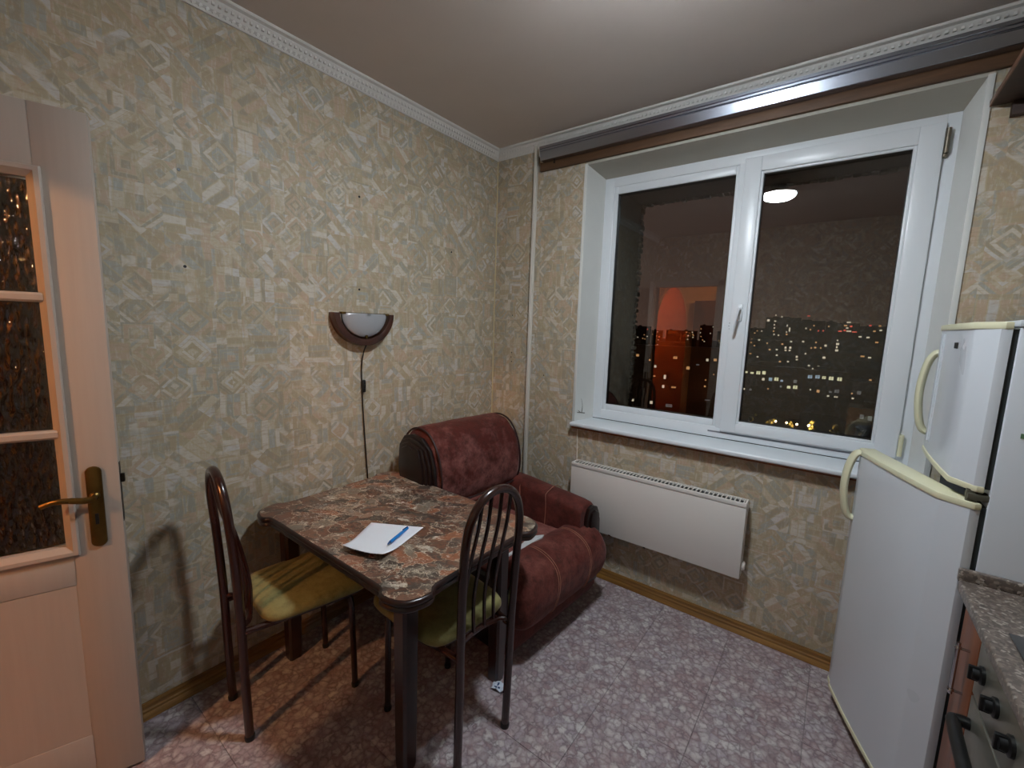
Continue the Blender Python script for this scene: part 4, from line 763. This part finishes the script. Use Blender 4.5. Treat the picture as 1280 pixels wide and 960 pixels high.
# ================================================================ the city outside
GZ = -60.0
b = NB(); box(b, -2500, 1500, 30, 4000, GZ - 2, GZ); struct('city_ground', b, GROUND)
EM = {'o': emit('lit_window_orange', (1, .5, .2, 1), .55), 'w': emit('lit_window_warm_white', (1, .82, .6, 1), .65), 'y': emit('lit_window_yellow', (1, .9, .55, 1), .75), 'b': emit('lit_window_cool', (.62, .78, .95, 1), .42), 'd': emit('lit_window_dim', (.7, .66, .66, 1), .14), 'r': emit('red_beacon', (1, .10, .06, 1), .7)}
CITY = [
('leftslab', -16.58, -92.2, 313.9, 64.0, -8.6, [(-25.9, -16.3, 1.9, 1.7, 'o'), (-17.2, -19.3, 1.1, 1.2, 'o'), (0.1, -16.6, 2.6, 1.7, 'o'), (-13.0, -23.7, 1.5, 1.7, 'w'), (-13.1, -30.8, 1.5, 0.8, 'o'), (-5.9, -30.9, 1.5, 2.9, 'w'), (-6.5, -37.9, 1.5, 2.1, 'w'), (0.6, -37.9, 3.0, 1.2, 'o'), (9.1, -23.5, 2.2, 2.1, 'o'), (21.1, -17.1, 1.5, 1.7, 'w'), (26.1, -16.8, 1.9, 1.7, 'o'), (15.2, -20.8, 1.9, 0.8, 'd'), (-27.1, -49.8, 1.5, 1.7, 'w'), (-13.9, -50.4, 1.9, 2.1, 'w'), (-1.6, -51.6, 4.5, 2.1, 'd'), (21.1, -35.7, 1.1, 1.2, 'o'), (21.2, -31.2, 0.7, 0.8, 'o'), (23.4, -45.2, 3.0, 0.8, 'd'), (-13.9, -57.6, 1.9, 1.2, 'w'), (-5.6, -57.4, 3.0, 1.2, 'w'), (26.0, -26.9, 0.7, 0.8, 'o')]),
('midleft', -6.51, -66.1, 593.8, 58.7, -4.2, [(-12.4, -4.7, 2.0, 1.5, 'w'), (-20.5, -8.0, 1.4, 1.5, 'o'), (-16.8, -11.7, 1.4, 1.5, 'o'), (11.7, -8.4, 2.0, 1.5, 'o'), (20.1, -5.2, 2.0, 1.5, 'w'), (-20.1, -21.5, 2.0, 1.5, 'o'), (6.8, -15.2, 2.0, 1.5, 'w'), (15.3, -12.4, 2.0, 2.3, 'w'), (20.0, -12.2, 2.0, 2.3, 'w'), (15.6, -15.5, 2.0, 1.5, 'w'), (19.6, -15.4, 2.0, 1.5, 'w'), (-0.5, -15.6, 2.0, 1.5, 'o'), (7.4, -21.8, 2.0, 1.5, 'w'), (-12.2, -24.9, 2.0, 1.5, 'w'), (27.3, -22.4, 2.0, 2.3, 'w'), (27.7, -25.7, 2.0, 1.5, 'w'), (11.3, -29.1, 2.0, 1.5, 'o'), (19.3, -28.6, 2.0, 1.5, 'w'), (7.1, -35.1, 2.0, 1.5, 'w'), (-3.7, -8.2, 1.4, 1.5, 'o')]),
('midrow', -6.26, -39.5, 375.4, 37.8, -21.9, [(-15.8, -27.5, 1.7, 1.4, 'y'), (-11.9, -27.8, 2.2, 1.4, 'y'), (-7.7, -27.4, 2.6, 2.4, 'y'), (-4.0, -27.1, 2.2, 2.4, 'y'), (-4.0, -32.0, 1.7, 1.9, 'w'), (0.7, -31.6, 2.2, 2.4, 'b'), (4.5, -31.2, 2.6, 2.4, 'y'), (8.0, -32.1, 1.7, 1.4, 'b'), (12.9, -36.5, 2.2, 1.9, 'y'), (16.9, -36.1, 2.6, 2.4, 'y'), (16.5, -31.9, 2.2, 2.4, 'd'), (-16.2, -40.7, 1.3, 1.4, 'w'), (-11.8, -40.8, 1.7, 1.4, 'd'), (-0.2, -39.0, 0.9, 1.0, 'o'), (7.9, -36.4, 1.3, 1.0, 'd')]),
('officeblock', -1.23, -7.1, 417.6, 31.6, -25.3, [(-9.1, -30.6, 2.9, 2.6, 'b'), (-4.2, -30.2, 2.9, 2.6, 'b'), (0.0, -30.4, 2.4, 2.1, 'y'), (4.6, -30.6, 2.9, 2.6, 'y'), (9.9, -30.7, 2.9, 2.6, 'y'), (-2.7, -41.6, 1.9, 2.1, 'o'), (-7.8, -40.9, 1.0, 1.1, 'w'), (9.2, -40.2, 2.9, 2.6, 'd'), (5.2, -41.3, 1.9, 1.1, 'd'), (9.1, -44.7, 2.4, 1.1, 'w'), (4.1, -44.6, 1.4, 1.1, 'w')]),
('rightblock', 2.59, 20.0, 397.3, 21.9, -29.7, [(-5.0, -37.9, 2.3, 2.5, 'd'), (-9.0, -38.9, 0.9, 1.0, 'o'), (-8.1, -42.4, 1.4, 1.0, 'w'), (0.3, -28.0, 1.4, 1.0, 'o')]),
('rightnear', 3.02, 17.8, 297.2, 15.1, -36.4, [(-3.5, -40.9, 1.7, 2.3, 'd'), (-0.1, -41.3, 1.7, 2.3, 'd')]),
('behind', -1.61, -23.3, 897.3, 67.7, 0.3, [(-29.5, -7.7, 3.1, 2.3, 'w'), (-11.3, -8.2, 2.0, 2.3, 'o'), (-11.5, -17.1, 3.1, 2.3, 'o'), (-17.0, -18.1, 2.0, 2.3, 'o'), (2.5, -13.0, 3.1, 3.4, 'w'), (-3.7, -17.3, 2.0, 2.3, 'o'), (-24.0, -28.1, 2.0, 2.3, 'w'), (2.4, -33.2, 4.1, 3.4, 'w'), (-17.3, -48.3, 3.1, 2.3, 'w'), (-3.8, -48.6, 3.1, 2.3, 'w'), (-11.2, -53.3, 2.0, 2.3, 'w')]),
('twr1', -6.21, -149.5, 1389.5, 22.5, 49.7, [(-19.1, 41.7, 6.3, 5.3, 'w'), (-2.5, 56.1, 3.2, 3.5, 'w'), (-2.8, 39.8, 4.8, 3.5, 'w'), (-3.8, 30.0, 3.2, 3.5, 'w'), (-2.9, 21.3, 3.2, 3.5, 'w'), (-4.0, 12.5, 3.2, 3.5, 'o'), (-2.2, 3.8, 3.2, 3.5, 'w'), (8.4, 2.0, 3.2, 3.5, 'w')]),
('twr2', -5.26, -131.0, 1441.6, 24.7, 51.8, [(-11.7, 53.8, 3.3, 3.7, 'w'), (1.2, 29.5, 6.6, 5.5, 'w'), (0.2, 20.5, 3.3, 3.7, 'w'), (9.9, 18.6, 3.3, 11.0, 'w'), (1.1, 11.6, 6.6, 3.7, 'w'), (3.6, 5.0, 4.9, 3.7, 'o'), (23.0, 1.2, 11.5, 3.7, 'y')]),
('dome1', -3.24, -71.5, 1295.6, 21.2, 39.5, [(-0.4, 51.2, 5.9, 2.5, 'r'), (-3.0, 20.8, 2.9, 3.3, 'w'), (6.3, 18.2, 2.9, 3.3, 'o'), (12.5, 28.1, 2.9, 3.3, 'o'), (22.7, 15.7, 2.9, 3.3, 'r'), (32.2, 16.1, 2.9, 3.3, 'r')]),
('dome2', -1.2, -25.2, 1297.4, 20.2, 38.5, [(-4.3, 26.9, 2.2, 3.3, 'o')]),
('redtwr', 0.2, 6.1, 1197.7, 27.6, 32.7, [(1.2, 34.5, 6.8, 3.0, 'w'), (-3.6, 27.4, 5.4, 3.0, 'o'), (6.2, 26.0, 4.1, 3.0, 'r'), (-12.1, 15.0, 6.8, 2.3, 'r'), (-3.9, 17.0, 4.1, 3.0, 'r'), (3.2, 15.5, 8.2, 3.0, 'w'), (13.0, 14.1, 8.2, 2.3, 'r'), (-0.3, 22.3, 4.1, 3.0, 'w')]),
('rtwr', 2.35, 63.4, 1496.4, 55.4, 33.3, [(-8.4, 35.2, 5.1, 3.8, 'r'), (11.2, 34.6, 5.1, 3.8, 'o'), (14.1, 23.2, 5.1, 3.8, 'w'), (1.4, 20.7, 5.1, 3.8, 'o'), (26.8, 23.6, 3.4, 5.7, 'w'), (26.9, 9.0, 3.4, 13.2, 'w'), (27.1, -7.6, 3.4, 7.6, 'o'), (-26.8, 4.8, 6.8, 3.8, 'w'), (-9.9, 3.4, 6.8, 3.8, 'w'), (-41.1, -4.4, 3.4, 3.8, 'o'), (9.5, -8.5, 6.8, 3.8, 'o'), (-16.1, -47.3, 8.5, 3.8, 'o'), (-0.8, -49.5, 6.8, 3.8, 'w')]),
('lowtwr', -0.49, -5.4, 847.6, 10.0, -1.4, [(0.2, -3.3, 1.9, 2.1, 'w'), (0.8, -8.9, 3.9, 3.2, 'w'), (0.3, -13.9, 1.9, 3.2, 'w'), (0.8, -18.9, 3.9, 3.2, 'w')]),
]
NM = {'leftslab': ('broad dark apartment slab with scattered orange windows seen through the left pane', 'apartment_building'), 'midleft': ('long dark apartment slab with many small lit windows in mid distance', 'apartment_building'),
 'midrow': ('low block with a row of bright yellow windows near the left of the right pane', 'apartment_building'), 'officeblock': ('low office block with a row of five bright bluish and yellow windows', 'office_building'),
 'rightblock': ('low dark block with one dim window near the right edge of the pane', 'apartment_building'), 'rightnear': ('nearest low block with two dim white windows at the bottom right of the pane', 'apartment_building'),
 'behind': ('wide dark slab behind the office block with few lit windows', 'apartment_building'), 'twr1': ('slender skyline tower with a vertical line of lit windows, left one of the bright pair', 'tower_block'),
 'twr2': ('slender skyline tower with a bright strip of windows, right one of the bright pair', 'tower_block'), 'dome1': ('dark skyline tower topped by a single red light', 'tower_block'),
 'dome2': ('dark skyline tower with almost no lit windows, beside the red-topped one', 'tower_block'), 'redtwr': ('skyline tower glowing with a cluster of red and white lights', 'tower_block'),
 'rtwr': ('broad skyline tower with lights down its right edge by the window frame', 'tower_block'), 'lowtwr': ('thin mid-distance tower with four stacked white lights', 'tower_block')}
EXTRA_W = {'leftslab': 1.02, 'midrow': 1.15, 'rightnear': 1.3, 'rightblock': 1.25}
for nm, az, cx_, cy_, w, top, ws_ in CITY:
    lab, kn = NM[nm]; dep = 14 if w > 30 else 18
    t = thing(kn, (cx_, cy_, GZ), -math.radians(az), lab, 'building', 'city buildings beyond the window')
    w = max(w * EXTRA_W.get(nm, 1), 2 * max(abs(q[0]) + q[2] for q in ws_)); hz = top - GZ
    b = NB(); box(b, -w / 2, w / 2, 0, dep, 0, hz); box(b, -w * .18, w * .1, dep * .3, dep * .7, hz, hz + 3); obj('facade', b, FACM, t, smooth=False)
    if w > 30:
        b = NB()
        for fl in range(1, int(hz / 3.2)): box(b, -w / 2, w / 2, -.25, 0, fl * 3.2, fl * 3.2 + .25)
        q = obj('floor_band', b, FACM, t, smooth=False); q['kind'] = 'stuff'
    tiny = {}
    for (u, z, a, h_, c) in ws_:
        big = cy_ < 450 and a >= 2.4
        if big:
            b = NB(); box(b, u - a / 2, u + a / 2, -.32, -.05, z - h_ / 2 - GZ, z + h_ / 2 - GZ); wo_ = obj('lit_window', b, EM[c], t, smooth=False)
            b = NB(); box(b, u - .10, u + .10, -.42, -.30, z - h_ / 2 - GZ, z + h_ / 2 - GZ); box(b, u - a / 2, u + a / 2, -.42, -.30, z + h_ * .18 - GZ, z + h_ * .18 + .15 - GZ); obj('window_bars', b, FACM, wo_, smooth=False)
        else:
            box(tiny.setdefault(c, NB()), u - a / 2, u + a / 2, -.32, -.05, z - h_ / 2 - GZ, z + h_ / 2 - GZ)
    for c, b in tiny.items():
        q = obj('distant_lit_windows', b, EM[c], t, smooth=False); q['kind'] = 'stuff'
# far skyline
random.seed(11)
AZS = [-20.6, -18.9, -17.0, -15.2, -13.3, -11.2, -7.9, -4.3, -2.2, -.6, 1.3]
ORD = ['leftmost', 'second', 'third', 'fourth', 'fifth', 'sixth']
for i in range(11):
    az = math.radians(AZS[i]); D = 1700 + 170 * (i % 3); w = random.uniform(38, 80); hz = 1.5 + D * math.tan(math.radians(random.uniform(.15, .95))) - GZ
    t = thing('skyline_block', (1.94 + D * math.sin(az), -2.33 + D * math.cos(az), GZ), -az, '%s dark far skyline block %s' % ((ORD[i] + ' from the left edge' if i else ORD[0]) if i < 6 else (ORD[i - 6] + ' from the mullion' if i > 6 else 'nearest the mullion'), 'seen through the left pane' if i < 6 else 'seen through the right pane'), 'building', 'dark blocks along the far skyline')
    b = NB(); box(b, -w / 2, w / 2, 0, 16, 0, hz); box(b, -w * .3, -w * .1, 4, 10, hz, hz + 4); obj('facade', b, FACM, t, smooth=False)
    tiny = {}
    for k in range(random.randint(3, 8)):
        c = random.choice('owwor' if i % 5 == 0 else 'owwo'); u = random.uniform(-.45, .45) * w; z = hz - random.uniform(6, 75)
        box(tiny.setdefault(c, NB()), u - 2, u + 2, -.4, 0, z, z + 3.0)
    for c, b in tiny.items():
        q = obj('distant_lit_windows', b, EM[c], t, smooth=False); q['kind'] = 'stuff'
# street lights and trees in the yard below
for i, (x, y) in enumerate(((-14, 287), (-8.5, 287.5), (-19, 287.5), (-24.2, 287))):
    t = thing('street_lamp', (x, y, GZ), 0, '%s of four orange street lamps among dark trees below the right pane' % ('third from left', 'rightmost', 'second from left', 'leftmost')[i], 'lamp', 'orange street lamps in the yard below')
    b = NB(); cyl(b, (0, 0, 0), (0, 0, 11.8), .12, 8); obj('post', b, TRUNK, t)
    b = NB(); bmesh.ops.create_icosphere(b, subdivisions=2, radius=.26 + .08 * (i == 1)); b.transform(Matrix.Translation((0, 0, 12))); obj('lit_globe', b, emit('sodium_glow', (1, .52, .2, 1), 2600), t)
random.seed(5)
ORD2 = ['first', 'second', 'third', 'fourth', 'fifth', 'sixth']
for i in range(12):
    x, y = -43 + i * 5.2 + random.uniform(-.4, .4), 283 + (i % 2) * 9; h_ = random.uniform(12, 15) if i % 2 else random.uniform(7, 9)
    t = thing('tree', (x, y, GZ), random.uniform(0, 6), '%s tree from the left in the %s row of the dark yard below' % (ORD2[i // 2], ('near', 'far')[i % 2]), 'tree', 'trees in the yard below')
    b = NB(); tube(b, [(0, 0, 0), (.1, 0, h_ * .4), (0, .1, h_ * .7)], [.25, .2, .1], 6); obj('trunk', b, TRUNK, t)
    b = NB()
    for k in range(16):
        q = bmesh.new(); bmesh.ops.create_icosphere(q, subdivisions=1, radius=random.uniform(.8, 1.5)); a = random.uniform(0, 6.3); rr = random.uniform(0, 2.0)
        c = Vector((rr * math.cos(a), rr * math.sin(a), h_ * random.uniform(.42, .98)))
        for v in q.verts: v.co = v.co * random.uniform(.7, 1.2) + c
        merge(b, q)
    obj('crown', b, LEAF, t, smooth=False)
